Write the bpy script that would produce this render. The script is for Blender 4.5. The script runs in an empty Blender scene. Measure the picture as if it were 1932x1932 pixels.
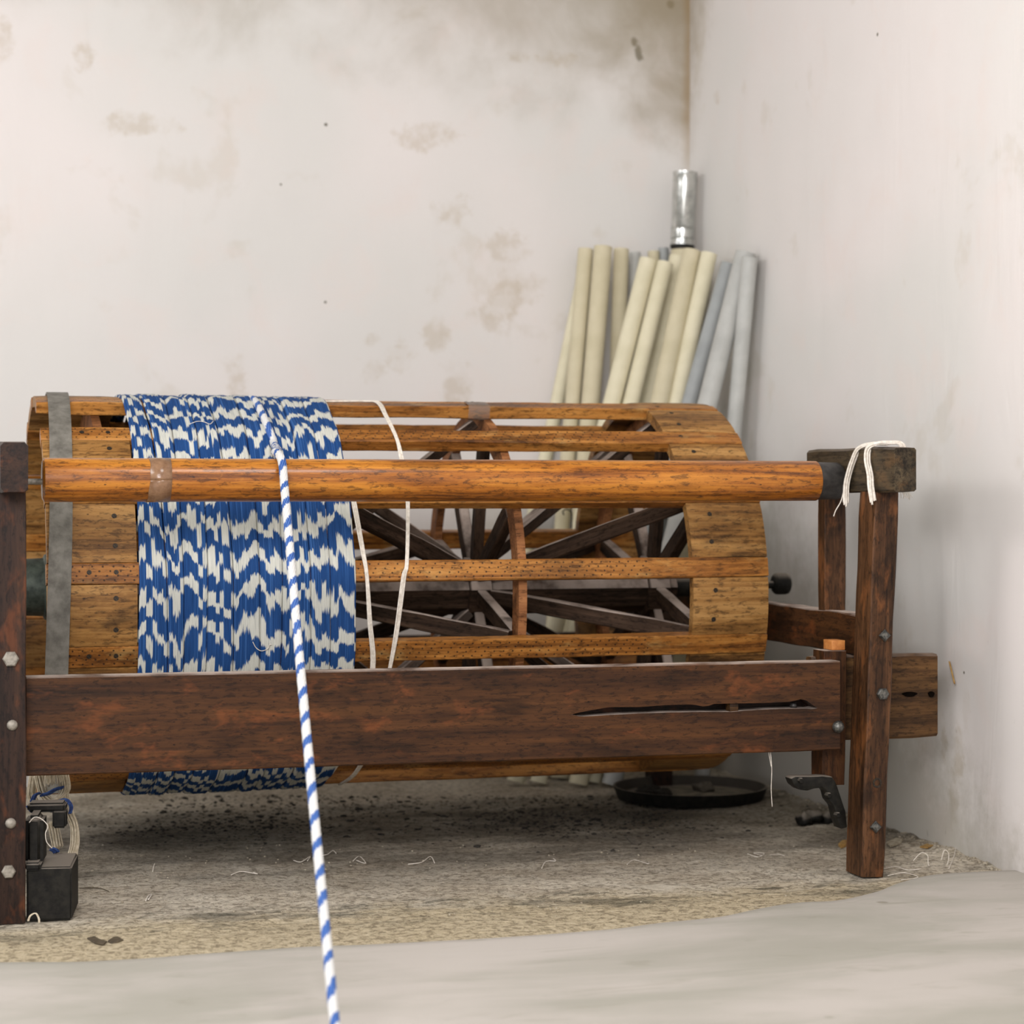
import bpy, bmesh, math, random
from mathutils import Vector, Matrix, noise
random.seed(7)
PI = math.pi
SC = bpy.context.scene
COL = SC.collection
rnd = random.uniform

# ------------------------------------------------------------------ camera
F = 4060.0; PSI = math.radians(16); PIT = math.atan(41/4060.0); HC = 0.947
FW = Vector((math.sin(PSI)*math.cos(PIT), math.cos(PSI)*math.cos(PIT), -math.sin(PIT)))
RT = Vector((math.cos(PSI), -math.sin(PSI), 0)); UP = RT.cross(FW)
EYE = Vector((0, 0, HC))
cd = bpy.data.cameras.new('camera'); cam = bpy.data.objects.new('camera', cd); COL.objects.link(cam)
m = Matrix((RT, UP, -FW)).transposed().to_4x4(); m.translation = EYE
cam.matrix_world = m
cd.sensor_width = 36; cd.lens = F/1932*36; cd.clip_start = .05
cd.dof.use_dof = True; cd.dof.focus_distance = 5.05; cd.dof.aperture_fstop = 3.0
SC.camera = cam

# measuring helpers: a direction seen in the photo turned into a point on a known surface of the room
def ray(x, y): return FW + (x-966)/F*RT - (y-966)/F*UP
def onX(x, y, X): d = ray(x, y); return EYE + d*(X/d.x)
def onY(x, y, Y): d = ray(x, y); return EYE + d*(Y/d.y)
def onZ(x, y, Z=0.0): d = ray(x, y); return EYE + d*((Z-HC)/d.z)
DY, DZ, DR = 5.827, .671, .527          # drum axis and radius
def onDrum(x, y, r=DR+.004):
    d = ray(x, y); a = d.y**2+d.z**2; b = 2*(d.y*(-DY)+d.z*(HC-DZ)); c = DY**2+(HC-DZ)**2-r*r
    q = b*b-4*a*c
    t = (-b-math.sqrt(max(q, 0)))/(2*a)
    return EYE+d*t

# ------------------------------------------------------------------ materials
def lin(c):
    return tuple(((v/255)/12.92 if v/255 <= .04045 else ((v/255+.055)/1.055)**2.4) for v in c)+(1,)
class NT:
    def __init__(s, name):
        s.m = bpy.data.materials.new(name); s.m.use_nodes = True; s.t = s.m.node_tree; s.n = s.t.nodes; s.l = s.t.links
        s.b = s.n['Principled BSDF']
    def new(s, t, **k):
        n = s.n.new(t)
        for a, v in k.items(): setattr(n, a, v)
        return n
    def put(s, sock, v):
        if isinstance(v, bpy.types.NodeSocket): s.l.new(v, sock)
        elif isinstance(v, (tuple, list)) and sock.type == 'RGBA': sock.default_value = v
        else: sock.default_value = v
    def math(s, op, a, b=0.0, c=0.0, clamp=False):
        n = s.new('ShaderNodeMath', operation=op, use_clamp=clamp)
        for i, v in enumerate((a, b, c)): s.put(n.inputs[i], v)
        return n.outputs[0]
    def mix(s, f, a, b, mode='MIX'):
        n = s.new('ShaderNodeMix', data_type='RGBA', blend_type=mode)
        s.put(n.inputs[0], f); s.put(n.inputs[6], a); s.put(n.inputs[7], b); return n.outputs[2]
    def noise(s, vec, scale, detail=3, rough=.5, dist=0.0, out=0):
        n = s.new('ShaderNodeTexNoise'); s.put(n.inputs['Vector'], vec)
        n.inputs['Scale'].default_value = scale; n.inputs['Detail'].default_value = detail
        n.inputs['Roughness'].default_value = rough; n.inputs['Distortion'].default_value = dist
        return n.outputs[out]
    def ramp(s, v, pts):
        n = s.new('ShaderNodeValToRGB'); s.put(n.inputs[0], v); e = n.color_ramp.elements
        while len(e) < len(pts): e.new(.5)
        for q, (p, c) in zip(e, pts):
            q.position = p; q.color = c if isinstance(c, tuple) else (c, c, c, 1)
        return n.outputs[0]
    def step(s, v, lo, hi):
        n = s.new('ShaderNodeMapRange', interpolation_type='SMOOTHSTEP'); s.put(n.inputs[0], v)
        n.inputs[1].default_value = lo; n.inputs[2].default_value = hi
        return n.outputs[0]
    def map(s, vec, sc=(1, 1, 1), lo=(0, 0, 0)):
        n = s.new('ShaderNodeMapping'); s.put(n.inputs[0], vec); n.inputs['Scale'].default_value = sc
        n.inputs['Location'].default_value = lo; return n.outputs[0]
    def sep(s, vec):
        n = s.new('ShaderNodeSeparateXYZ'); s.put(n.inputs[0], vec); return n.outputs
    def comb(s, x, y=0.0, z=0.0):
        n = s.new('ShaderNodeCombineXYZ')
        for i, v in enumerate((x, y, z)): s.put(n.inputs[i], v)
        return n.outputs[0]
    def coord(s, k='Object'): return s.new('ShaderNodeTexCoord').outputs[k]
    def bump(s, h, strength=.3, dist=.002):
        n = s.new('ShaderNodeBump'); s.put(n.inputs['Height'], h)
        n.inputs['Strength'].default_value = strength; n.inputs['Distance'].default_value = dist
        s.l.new(n.outputs[0], s.b.inputs['Normal'])
    def fin(s, col, rough=.6, metal=0.0, spec=None):
        s.put(s.b.inputs['Base Color'], col); s.put(s.b.inputs['Roughness'], rough); s.b.inputs['Metallic'].default_value = metal
        if spec is not None: s.b.inputs['Specular IOR Level'].default_value = spec
        return s.m

def wood(name, dark, mid, light, rough=.5, coat=0.0, stain=.5, dust=0.0, holes=False, grain=1.0, wear=None, wearamt=.5, spec=.4, dlo=.55):
    s = NT(name)
    obj = s.coord('Object'); ri = s.new('ShaderNodeObjectInfo').outputs['Random']
    off = s.comb(s.math('MULTIPLY', ri, 37.0), s.math('MULTIPLY', ri, 11.0), s.math('MULTIPLY', ri, 23.0))
    va = s.new('ShaderNodeVectorMath', operation='ADD'); s.put(va.inputs[0], obj); s.put(va.inputs[1], off); v = va.outputs[0]
    g1 = s.noise(s.map(v, (1.6*grain, 26*grain, 26*grain)), 1.0, 4, .6, .9)
    g2 = s.noise(s.map(v, (5*grain, 190*grain, 190*grain)), 1.0, 3, .6, .3)
    g = s.math('ADD', s.math('MULTIPLY', g1, .72), s.math('MULTIPLY', g2, .28))
    c = s.ramp(g, [(.36, lin(dark)), (.48, lin(mid)), (.62, lin(light))])
    b = s.noise(s.map(v, (2.5, 7, 7)), 1.3, 3, .62, .5)
    c = s.mix(s.math('MULTIPLY', s.step(b, .52, .72), stain), c, lin([x*.33 for x in dark]))
    sp_ = s.noise(s.map(v, (34, 120, 120)), 1.0, 3, .75, .4)
    c = s.mix(s.math('MULTIPLY', s.step(sp_, .50, .36), .6), c, lin([x*.45 for x in dark]))
    c = s.mix(s.math('MULTIPLY', s.step(sp_, .56, .70), .28), c, lin(light))
    if wear:
        w = s.noise(s.map(v, (7, 16, 16)), 1.0, 4, .7, .2)
        c = s.mix(s.math('MULTIPLY', s.step(w, .54, .70), wearamt), c, lin(wear))
    # little dents and worm holes
    vo = s.new('ShaderNodeTexVoronoi'); s.put(vo.inputs['Vector'], s.map(v, (40, 75, 75))); vo.inputs['Scale'].default_value = 1
    pk = s.math('MULTIPLY', s.step(vo.outputs['Distance'], .16, .06), s.math('GREATER_THAN', s.sep(vo.outputs['Color'])[0], .86))
    c = s.mix(s.math('MULTIPLY', pk, .75), c, lin([x*.25 for x in dark]))
    h = s.math('SUBTRACT', s.math('MULTIPLY', g, .6), s.math('MULTIPLY', pk, 1.2))
    if holes:
        o = s.sep(obj)
        row = s.math('ADD', s.math('DIVIDE', o[1], .0112), 20.0)
        ri_ = s.math('FLOOR', row)
        jit = s.noise(obj, 14, 2, .5)
        cx = s.math('ADD', s.math('ADD', s.math('DIVIDE', o[0], .0245), s.math('MULTIPLY', ri_, -.3)), s.math('MULTIPLY', jit, .5))
        fx = s.math('MULTIPLY', s.math('SUBTRACT', s.math('FRACT', s.math('ADD', cx, 50.0)), .5), .0245)
        fy = s.math('MULTIPLY', s.math('SUBTRACT', s.math('FRACT', row), .5), .0112)
        dd = s.math('SQRT', s.math('ADD', s.math('MULTIPLY', fx, fx), s.math('MULTIPLY', fy, fy)))
        dot = s.step(dd, .0030, .0016)
        edge = s.math('MULTIPLY', s.math('LESS_THAN', s.math('ABSOLUTE', o[1]), .0225), s.math('GREATER_THAN', o[2], .012))
        dot = s.math('MULTIPLY', s.math('MULTIPLY', dot, edge), s.math('LESS_THAN', o[0], 1.55))
        c = s.mix(s.math('MULTIPLY', dot, .85), c, lin((28, 17, 10)))
        h = s.math('SUBTRACT', h, s.math('MULTIPLY', dot, 2.0))
    r = s.math('ADD', rough-.12, s.math('MULTIPLY', g1, .24))
    if dust:
        nz = s.sep(s.new('ShaderNodeNewGeometry').outputs['Normal'])[2]
        dn = s.noise(obj, 9, 4, .6)
        d = s.math('MULTIPLY', s.step(nz, dlo, dlo+.4), s.math('MULTIPLY', s.step(dn, .25, .6), dust), clamp=True)
        c = s.mix(d, c, lin((188, 172, 160))); r = s.math('ADD', r, s.math('MULTIPLY', d, .4), clamp=True)
    s.bump(s.math('SUBTRACT', g2, s.math('MULTIPLY', dot, 2.0)) if holes else g2, .35, .0012)
    if coat:
        s.b.inputs['Coat Weight'].default_value = coat; s.b.inputs['Coat Roughness'].default_value = .22
    return s.fin(c, r, 0, spec)

def plain(name, c1, c2=None, scale=20, rough=.6, metal=0.0, bump=.2, spec=None, stretch=(1, 1, 1), dust=0.0, dustcol=(150, 142, 132)):
    s = NT(name); o = s.coord('Object')
    n = s.noise(s.map(o, stretch), scale, 5, .6)
    c = s.ramp(n, [(.35, lin(c1)), (.65, lin(c2 or c1))])
    r = rough
    if dust:
        nz = s.sep(s.new('ShaderNodeNewGeometry').outputs['Normal'])[2]
        d = s.math('MULTIPLY', s.step(nz, .3, .9), dust)
        c = s.mix(d, c, lin(dustcol))
    s.bump(n, bump, .002)
    return s.fin(c, r, metal, spec)

def disc_mask(s, o, items, ia, ib, distort):
    """irregular stains with a shape of their own on a wall; items = (a, b, radius, aspect)"""
    tot = None
    for (a, b, r, asp) in items:
        dx = s.math('SUBTRACT', o[ia], a); dz = s.math('MULTIPLY', s.math('SUBTRACT', o[ib], b), asp)
        d = s.math('ADD', s.math('SQRT', s.math('ADD', s.math('MULTIPLY', dx, dx), s.math('MULTIPLY', dz, dz))), s.math('MULTIPLY', distort, r*3.4))
        mk = s.step(d, r*1.35, r*.55)
        tot = mk if tot is None else s.math('MAXIMUM', tot, mk)
    return tot

M = {}
M['roller'] = wood('varnished_roller_wood', (90, 47, 14), (155, 91, 26), (194, 126, 43), rough=.36, coat=.4, stain=.35, grain=.9, spec=.25)
M['slat'] = wood('orange_slat_wood', (92, 54, 22), (146, 92, 38), (186, 128, 62), rough=.45, coat=.1, stain=.5, spec=.2, holes=True, wear=(196, 160, 100), wearamt=.35)
M['board'] = wood('honey_rim_board_wood', (84, 56, 28), (140, 98, 50), (180, 136, 80), rough=.5, stain=.75, grain=.8, spec=.22, wear=(176, 128, 66), wearamt=.35)
M['rail'] = wood('dark_red_rail_wood', (37, 22, 11), (60, 36, 19), (82, 51, 26), rough=.52, coat=.0, stain=.6, spec=.2, dust=1.0, wear=(122, 68, 34), wearamt=.5, grain=.7)
M['post'] = wood('dark_post_wood', (43, 27, 16), (73, 48, 29), (100, 67, 42), rough=.5, stain=.7, spec=.2, dust=.5, wear=(140, 86, 46), wearamt=.45)
M['oldpost'] = wood('nearly_black_post_wood', (26, 18, 14), (44, 29, 22), (58, 39, 28), rough=.5, spec=.2, stain=.5, dust=.4, wear=(120, 66, 34), wearamt=.4)
M['cap'] = wood('greasy_grey_brown_wood', (34, 28, 21), (60, 51, 38), (86, 73, 54), rough=.55, spec=.2, stain=.4, dust=.4, wear=(120, 88, 54), wearamt=.35)
M['spoke'] = wood('dusty_spoke_wood', (36, 27, 20), (58, 44, 34), (80, 62, 49), rough=.7, stain=.4, dust=.8, spec=.1, dlo=.1)
M['felloe'] = wood('red_brown_felloe_wood', (96, 60, 34), (136, 88, 54), (170, 116, 74), rough=.65, spec=.15, stain=.3, grain=.6)
M['extension'] = wood('brown_board_wood', (48, 32, 18), (80, 55, 31), (108, 77, 44), rough=.55, spec=.2, stain=.5, dust=.4)
M['iron'] = plain('dark_iron', (17, 16, 14), (36, 34, 29), 60, .6, .1, .4, spec=.2, dust=.95, dustcol=(136, 127, 116))
M['bolt'] = plain('worn_bolt_iron', (60, 62, 62), (120, 118, 112), 140, .42, .75, .3)
M['boltdusty'] = plain('dusty_bolt_head', (120, 114, 104), (164, 156, 144), 90, .6, .3, .3)
M['screw'] = plain('sunk_screw', (30, 24, 18), (64, 54, 42), 200, .55, .5, .3)
M['sleeve'] = plain('black_sleeve', (28, 26, 25), (52, 49, 46), 60, .45, 0, .3)
M['tape'] = plain('brown_packing_tape', (120, 88, 64), (146, 112, 84), 60, .22, 0, .5, stretch=(1, 1, 1))
M['belt'] = plain('grey_leather_belt', (92, 88, 80), (126, 122, 113), 30, .75, 0, .12, stretch=(1, 1, 1))
M['cord'] = plain('white_cotton_cord', (208, 198, 184), (238, 230, 218), 120, .85, 0, .5)
M['skein'] = plain('cream_yarn_skein', (186, 172, 146), (226, 214, 192), 90, .9, 0, .6)
M['bluetie'] = plain('blue_tie_yarn', (22, 40, 86), (52, 82, 140), 120, .85, 0, .4)
M['hubiron'] = plain('green_grey_cast_hub', (44, 52, 46), (82, 90, 80), 40, .55, .3, .3)
M['wedge'] = plain('fresh_orange_wood', (178, 108, 50), (206, 138, 72), 60, .6, stretch=(1, 1, 1))
M['tubecream'] = plain('cream_card_tube', (213, 205, 175), (226, 218, 190), 9, .75, 0, .05)
M['tubetan'] = plain('tan_card_tube', (197, 187, 156), (209, 199, 170), 9, .75, 0, .05)
M['tubegrey'] = plain('grey_plastic_tube', (170, 170, 165), (188, 188, 183), 9, .6, 0, .05)
M['tubeblue'] = plain('blue_grey_plastic_tube', (148, 151, 150), (164, 167, 166), 9, .6, 0, .05)
M['tubein'] = plain('shaded_tube_inside', (150, 140, 116), (160, 150, 126), 9, .9, 0, .05)
M['tin'] = plain('tin_plate', (176, 178, 174), (216, 216, 212), 40, .26, .95, .2)
M['tindark'] = plain('blackened_tin_rim', (22, 22, 22), (40, 38, 36), 40, .5, .5, .2)
M['lint'] = plain('grey_lint', (74, 68, 58), (112, 104, 92), 80, .95, 0, .8)
M['darklint'] = plain('dark_lint', (34, 30, 26), (58, 53, 46), 80, .95, 0, .8)
M['chip'] = plain('plaster_chip', (140, 128, 108), (186, 176, 156), 80, .9)
M['leaf'] = plain('dried_scrap', (64, 54, 40), (92, 80, 60), 80, .8)
M['amber'] = plain('amber_chip', (150, 110, 52), (180, 146, 84), 80, .7)
M['dish'] = plain('dusty_floor_of_pan', (92, 86, 74), (134, 126, 108), 30, .95, 0, .6)
def clear():
    s = NT('clear_sticky_tape'); s.b.inputs['Transmission Weight'].default_value = .85
    s.b.inputs['IOR'].default_value = 1.2
    n = s.noise(s.coord(), 60, 4, .6); s.bump(n, .8, .004)
    return s.fin(lin((226, 214, 202)), .25)
M['clear'] = clear()
M['hole_shade'] = plain('painted_hole_shade', (10, 8, 6), (18, 14, 11), 40, 1.0, 0, 0, spec=0.0)  # near-black colour carries the shade inside the knot holes

def ikat(name, strand=False):
    s = NT(name); uv = s.sep(s.coord('UV')); u, v = uv[0], uv[1]
    o2 = s.coord('Object')
    if strand:
        j = s.noise(s.comb(s.math('MULTIPLY', u, 14.0), s.math('MULTIPLY', v, 3.0)), 1.0, 2, .5)
        ph = s.math('ADD', s.math('ADD', s.math('DIVIDE', v, .058), s.math('MULTIPLY', u, -1.0)), s.math('MULTIPLY', j, .35))
        n = s.noise(s.comb(v, 0.0), 7, 1, .5)
        ph = s.math('ADD', ph, n)
        fr = s.math('ABSOLUTE', s.math('SUBTRACT', s.math('FRACT', s.math('ADD', ph, 50.0)), .5))
        w = s.step(fr, .36, .28)
        fine = s.math('SINE', s.math('MULTIPLY', s.math('ADD', u, s.math('DIVIDE', v, -.12)), 2*PI*11))
        blue = s.mix(s.step(fine, -1, 1), lin((44, 80, 146)), lin((86, 120, 184)))
        c = s.mix(w, blue, lin((216, 215, 212)))
        s.bump(fine, .4, .0012)
        return s.fin(c, .85, 0, .2)
    th = s.math('FLOOR', s.math('DIVIDE', u, .0016))
    wn = s.new('ShaderNodeTexWhiteNoise', noise_dimensions='1D'); s.put(wn.inputs['W'], th); r1 = wn.outputs['Value']
    # bundles tied together for dyeing: random offsets every centimetre or so
    ub = s.math('DIVIDE', s.math('ADD', u, s.math('MULTIPLY', s.noise(s.comb(u, 0.0, 0.0), 26, 1, .5), .03)), .0118)
    bi = s.math('FLOOR', ub)
    wb = s.new('ShaderNodeTexWhiteNoise', noise_dimensions='1D'); s.put(wb.inputs['W'], bi); rb = wb.outputs['Value']
    wb2 = s.new('ShaderNodeTexWhiteNoise', noise_dimensions='1D'); s.put(wb2.inputs['W'], s.math('ADD', bi, 77.3)); rb2 = wb2.outputs['Value']
    sm = s.noise(s.comb(u, s.math('MULTIPLY', v, .25), 3.0), 16, 2, .5)
    ph = s.math('DIVIDE', v, .094)
    ph = s.math('ADD', ph, s.math('MULTIPLY', s.math('SUBTRACT', rb, .5), .60))
    ph = s.math('ADD', ph, s.math('MULTIPLY', sm, 1.9))
    ph = s.math('ADD', ph, s.math('MULTIPLY', s.math('SUBTRACT', r1, .5), .10))
    cell = s.math('FLOOR', ph)
    wc = s.new('ShaderNodeTexWhiteNoise', noise_dimensions='2D'); s.put(wc.inputs['Vector'], s.comb(bi, cell)); rc = wc.outputs['Value']
    fr = s.math('ABSOLUTE', s.math('SUBTRACT', s.math('FRACT', s.math('ADD', ph, 50.0)), .5))
    wid = s.math('ADD', .09, s.math('ADD', s.math('MULTIPLY', rc, .14), s.math('MULTIPLY', rb2, .06)))
    d = s.math('SUBTRACT', fr, wid)
    w = s.step(d, .045, -.03)
    fn = s.noise(s.comb(s.math('MULTIPLY', u, 900.0), s.math('MULTIPLY', v, 14.0)), 1.0, 2, .5)
    w = s.math('MULTIPLY', w, s.step(fn, .16, .42))
    blue = s.mix(fn, lin((8, 34, 76)), lin((42, 90, 154)))
    blue = s.mix(s.math('MULTIPLY', s.step(r1, .8, 1.0), .5), blue, lin((74, 122, 186)))
    white = s.mix(fn, lin((168, 170, 160)), lin((232, 230, 220)))
    c = s.mix(w, blue, white)
    ln = s.math('SINE', s.math('MULTIPLY', u, 2*PI/.0022))
    c = s.mix(s.step(ln, -.55, -1.0), c, lin((12, 34, 74)), 'MIX') if False else c
    s.bump(s.math('ADD', fn, s.math('MULTIPLY', ln, .3)), .5, .0012)
    return s.fin(c, .8, 0, .2)
M['ikat'] = ikat('ikat_warp_yarn'); M['strand'] = ikat('ikat_twisted_strand', True)

def wall_mat(name, ia, spots, small, dark, corner_fn):
    s = NT(name); P = s.coord('Object'); o = s.sep(P)
    n1 = s.noise(P, .9, 2, .55, .3); n2 = s.noise(P, 5, 3, .6, .4)
    base = s.mix(s.step(n1, .35, .65), lin((228, 221, 217)), lin((219, 216, 211)))
    base = s.mix(s.math('MULTIPLY', s.step(n2, .5, .75), .3), base, lin((228, 212, 204)))
    dis = s.math('SUBTRACT', s.noise(P, 13, 4, .68), .5)
    # loose yellow blotches
    bl = s.math('MULTIPLY', s.step(s.noise(P, 3.2, 4, .62, .2), .60, .70), .16)
    base = s.mix(bl, base, lin((176, 160, 126)))
    if spots:
        mk = disc_mask(s, o, spots, ia, 2, dis)
        pt = s.step(s.noise(P, 16, 4, .6), .40, .62)
        base = s.mix(s.math('MULTIPLY', s.math('MULTIPLY', mk, .30), s.math('ADD', s.math('MULTIPLY', pt, .75), .25)), base, lin((172, 150, 112)))
    if small:
        base = s.mix(disc_mask(s, o, small, ia, 2, s.math('MULTIPLY', dis, .2)), base, lin((104, 98, 84)))
    if dark:
        base = s.mix(s.math('MULTIPLY', disc_mask(s, o, dark, ia, 2, s.math('MULTIPLY', dis, .9)), .8), base, lin((88, 88, 78)))
    base = corner_fn(s, P, o, base, dis)
    # faint trowel strokes
    tr = s.noise(s.map(P, (6, 6, 1.6)), 1.0, 3, .6, .8)
    s.bump(tr, .3, .010)
    return s.fin(base, .88, 0, .25)

XW, YW = 2.66, 7.04
def wp(x, y): p = onY(x, y, YW); return p.x, p.z
PXM = 7.1/4060
sp = [(755, 670, 24, 1), (703, 700, 20, 1), (700, 640, 17, 1.3), (822, 632, 22, .8), (815, 250, 48, 2.2), (770, 262, 30, 1.4),
      (850, 405, 34, 1), (950, 480, 36, .8), (985, 550, 44, 1.3), (930, 590, 30, .8), (1050, 110, 34, 2.5), (980, 108, 18, 2), (440, 700, 22, .5),
      (860, 725, 30, .7), (250, 235, 60, 3.4), (160, 100, 18, .8), (8, 80, 16, .5)]
spots = [wp(x, y)+(r*PXM, a) for x, y, r, a in sp]
small = [wp(x, y)+(r*PXM, a) for x, y, r, a in [(615, 235, 3.4, 1), (614, 570, 2.6, 1), (530, 348, 2.2, 1)]]
dark = [wp(x, y)+(r*PXM, a) for x, y, r, a in [(1197, 80, 7, .6), (1204, 97, 9, .55), (1207, 108, 8, .7), (1266, 8, 7, 1)]]
def back_corner(s, P, o, base, dis):
    dis = s.math('SUBTRACT', s.noise(P, 4.5, 5, .55, .3), .5)
    dx = s.math('SUBTRACT', XW, o[0])
    dz = s.math('SUBTRACT', 2.78, o[2])
    # damp brown stain running down the corner
    q = s.math('ADD', s.math('MULTIPLY', dx, 1.5), s.math('ADD', s.math('MULTIPLY', dz, 1.05), s.math('MULTIPLY', dis, .9)))
    a = s.step(q, .98, .18)
    base = s.mix(s.math('MULTIPLY', a, .62), base, lin((132, 112, 76)))
    top = s.step(s.math('ADD', s.math('ADD', dz, s.math('MULTIPLY', dx, .16)), s.math('MULTIPLY', dis, .8)), .72, .12)
    base = s.mix(s.math('MULTIPLY', top, .55), base, lin((146, 134, 108)))
    line = s.math('MULTIPLY', s.step(s.math('ADD', dx, s.math('MULTIPLY', dis, .04)), .035, .0), s.step(o[2], 1.7, 2.4))
    return s.mix(s.math('MULTIPLY', line, .5), base, lin((150, 122, 78)))
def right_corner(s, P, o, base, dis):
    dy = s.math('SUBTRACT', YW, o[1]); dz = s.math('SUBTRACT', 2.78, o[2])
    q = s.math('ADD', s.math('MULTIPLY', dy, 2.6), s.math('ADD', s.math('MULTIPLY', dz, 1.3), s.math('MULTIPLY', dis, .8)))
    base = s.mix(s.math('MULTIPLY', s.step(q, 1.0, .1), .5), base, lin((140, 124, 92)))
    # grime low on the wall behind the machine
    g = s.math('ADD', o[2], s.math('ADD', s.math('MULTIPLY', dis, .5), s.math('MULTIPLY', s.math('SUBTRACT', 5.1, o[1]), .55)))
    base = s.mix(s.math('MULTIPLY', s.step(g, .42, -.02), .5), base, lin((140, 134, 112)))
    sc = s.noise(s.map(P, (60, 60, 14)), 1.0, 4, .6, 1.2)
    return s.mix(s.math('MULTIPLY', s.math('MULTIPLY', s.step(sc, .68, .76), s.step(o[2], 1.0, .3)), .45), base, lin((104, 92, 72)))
def rp(x, y): p = onX(x, y, XW); return p.y, p.z
rs = [rp(x, y)+(r*.0028, a) for x, y, r, a in [(1352, 185, 9, 1), (1316, 95, 8, 1), (1822, 1330, 7, .3), (1808, 1420, 9, .3), (1780, 1400, 6, .3), (1800, 1500, 10, .5)]]
rd = [rp(x, y)+(r*.0028, a) for x, y, r, a in [(1655, 65, 2.0, 1), (1819, 1269, 1.6, 1)]]
M['wallback'] = wall_mat('back_wall_limewash', 0, spots, small, dark, back_corner)
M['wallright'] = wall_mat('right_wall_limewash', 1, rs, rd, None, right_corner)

def floor_mat():
    s = NT('rough_dusty_earth_floor'); P = s.coord('Object'); o = s.sep(P)
    n = s.noise(s.map(P, (1, 1.0, 1)), 5, 6, .65, .4); f = s.noise(s.map(P, (1, .8, 1)), 95, 4, .75)
    gran = s.noise(s.map(P, (1, 1, 1)), 55, 5, .8, .4)
    c = s.mix(s.step(n, .35, .65), lin((188, 176, 157)), lin((214, 204, 186)))
    # fine tan granular zone near the screed edge
    tan = s.math('MULTIPLY', s.step(s.math('ADD', o[1], s.math('MULTIPLY', n, .3)), 5.02, 4.82), .85)
    c = s.mix(tan, c, lin((196, 180, 148)))
    c = s.mix(s.math('MULTIPLY', s.step(gran, .52, .42), .62), c, lin((96, 84, 66)))
    c = s.mix(s.math('MULTIPLY', s.step(gran, .54, .62), .5), c, lin((206, 194, 170)))
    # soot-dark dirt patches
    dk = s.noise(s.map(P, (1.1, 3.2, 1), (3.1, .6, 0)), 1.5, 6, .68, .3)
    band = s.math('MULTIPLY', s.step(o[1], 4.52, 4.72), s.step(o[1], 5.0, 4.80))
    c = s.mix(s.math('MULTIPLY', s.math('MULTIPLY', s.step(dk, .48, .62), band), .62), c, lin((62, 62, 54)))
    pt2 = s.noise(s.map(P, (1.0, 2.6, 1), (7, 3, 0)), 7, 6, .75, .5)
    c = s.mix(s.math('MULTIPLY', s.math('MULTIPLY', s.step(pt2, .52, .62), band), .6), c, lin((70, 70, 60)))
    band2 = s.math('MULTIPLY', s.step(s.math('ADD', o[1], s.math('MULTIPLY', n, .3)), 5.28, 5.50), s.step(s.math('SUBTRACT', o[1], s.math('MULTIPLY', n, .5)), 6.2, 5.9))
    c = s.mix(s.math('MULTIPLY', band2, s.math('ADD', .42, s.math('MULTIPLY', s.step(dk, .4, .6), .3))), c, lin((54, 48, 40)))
    pl = disc_mask(s, o, [tuple(onZ(1243, 1673))[:2]+(.050, 1.1)], 0, 1, s.math('MULTIPLY', s.math('SUBTRACT', s.noise(P, 14, 4, .6), .5), .7))
    c = s.mix(s.math('MULTIPLY', pl, .85), c, lin((208, 198, 180)))
    s.bump(s.math('ADD', s.math('ADD', s.math('MULTIPLY', gran, 1.0), s.math('MULTIPLY', f, .6)), s.math('MULTIPLY', s.noise(P, 18, 4, .65, .3), 2.2)), .8, .008)
    return s.fin(c, .95, 0, .15)
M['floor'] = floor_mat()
def screed_mat():
    s = NT('pale_cement_screed'); P = s.coord('Object')
    n = s.noise(s.map(P, (.6, 1.6, 1)), 2.2, 5, .55, .5); n2 = s.noise(s.map(P, (1.2, 3, 1)), 4, 4, .6, .6)
    c = s.mix(s.step(n, .35, .65), lin((190, 183, 175)), lin((168, 164, 153)))
    c = s.mix(s.math('MULTIPLY', s.step(n2, .56, .72), .28), c, lin((140, 136, 118)))
    vo = s.new('ShaderNodeTexVoronoi'); s.put(vo.inputs['Vector'], P); vo.inputs['Scale'].default_value = 5
    k = s.math('MULTIPLY', s.step(vo.outputs['Distance'], .09, .04), s.math('GREATER_THAN', s.sep(vo.outputs['Color'])[0], .7))
    c = s.mix(s.math('MULTIPLY', k, .5), c, lin((120, 112, 94)))
    s.bump(s.math('ADD', n, s.math('MULTIPLY', n2, .5)), .3, .01)
    return s.fin(c, .8, 0, .25)
M['screed'] = screed_mat()

# ------------------------------------------------------------------ object helpers
def thing(name, label, cat, loc=(0, 0, 0), group=None):
    o = bpy.data.objects.new(name, None); COL.objects.link(o); o.location = loc; o.empty_display_size = .05
    o['label'] = label; o['category'] = cat
    if group: o['group'] = group
    return o
def tag(o, label, cat, group=None, kind=None):
    o['label'] = label; o['category'] = cat
    if group: o['group'] = group
    if kind: o['kind'] = kind
    return o
def wloc(o):
    v = Vector((0, 0, 0))
    while o: v += o.location; o = o.parent
    return v
def link(name, me, mat, parent=None, origin=None, rot=None, smooth=True, label=None):
    """mesh given in its own frame (origin, rot in world); parents only translate"""
    o = bpy.data.objects.new(name, me); COL.objects.link(o)
    if mat: me.materials.append(mat)
    if smooth:
        for p in me.polygons: p.use_smooth = True
    T = Matrix.Translation(origin or (0, 0, 0)) @ (rot.to_4x4() if rot else Matrix.Identity(4))
    if parent:
        o.parent = parent
        pw = Matrix.Identity(4); chain = []
        q = parent
        while q: chain.append(q); q = q.parent
        for q in reversed(chain): pw = pw @ q.matrix_basis
        T = pw.inverted() @ T
    o.matrix_basis = T
    if label: o['label'] = label
    return o
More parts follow.
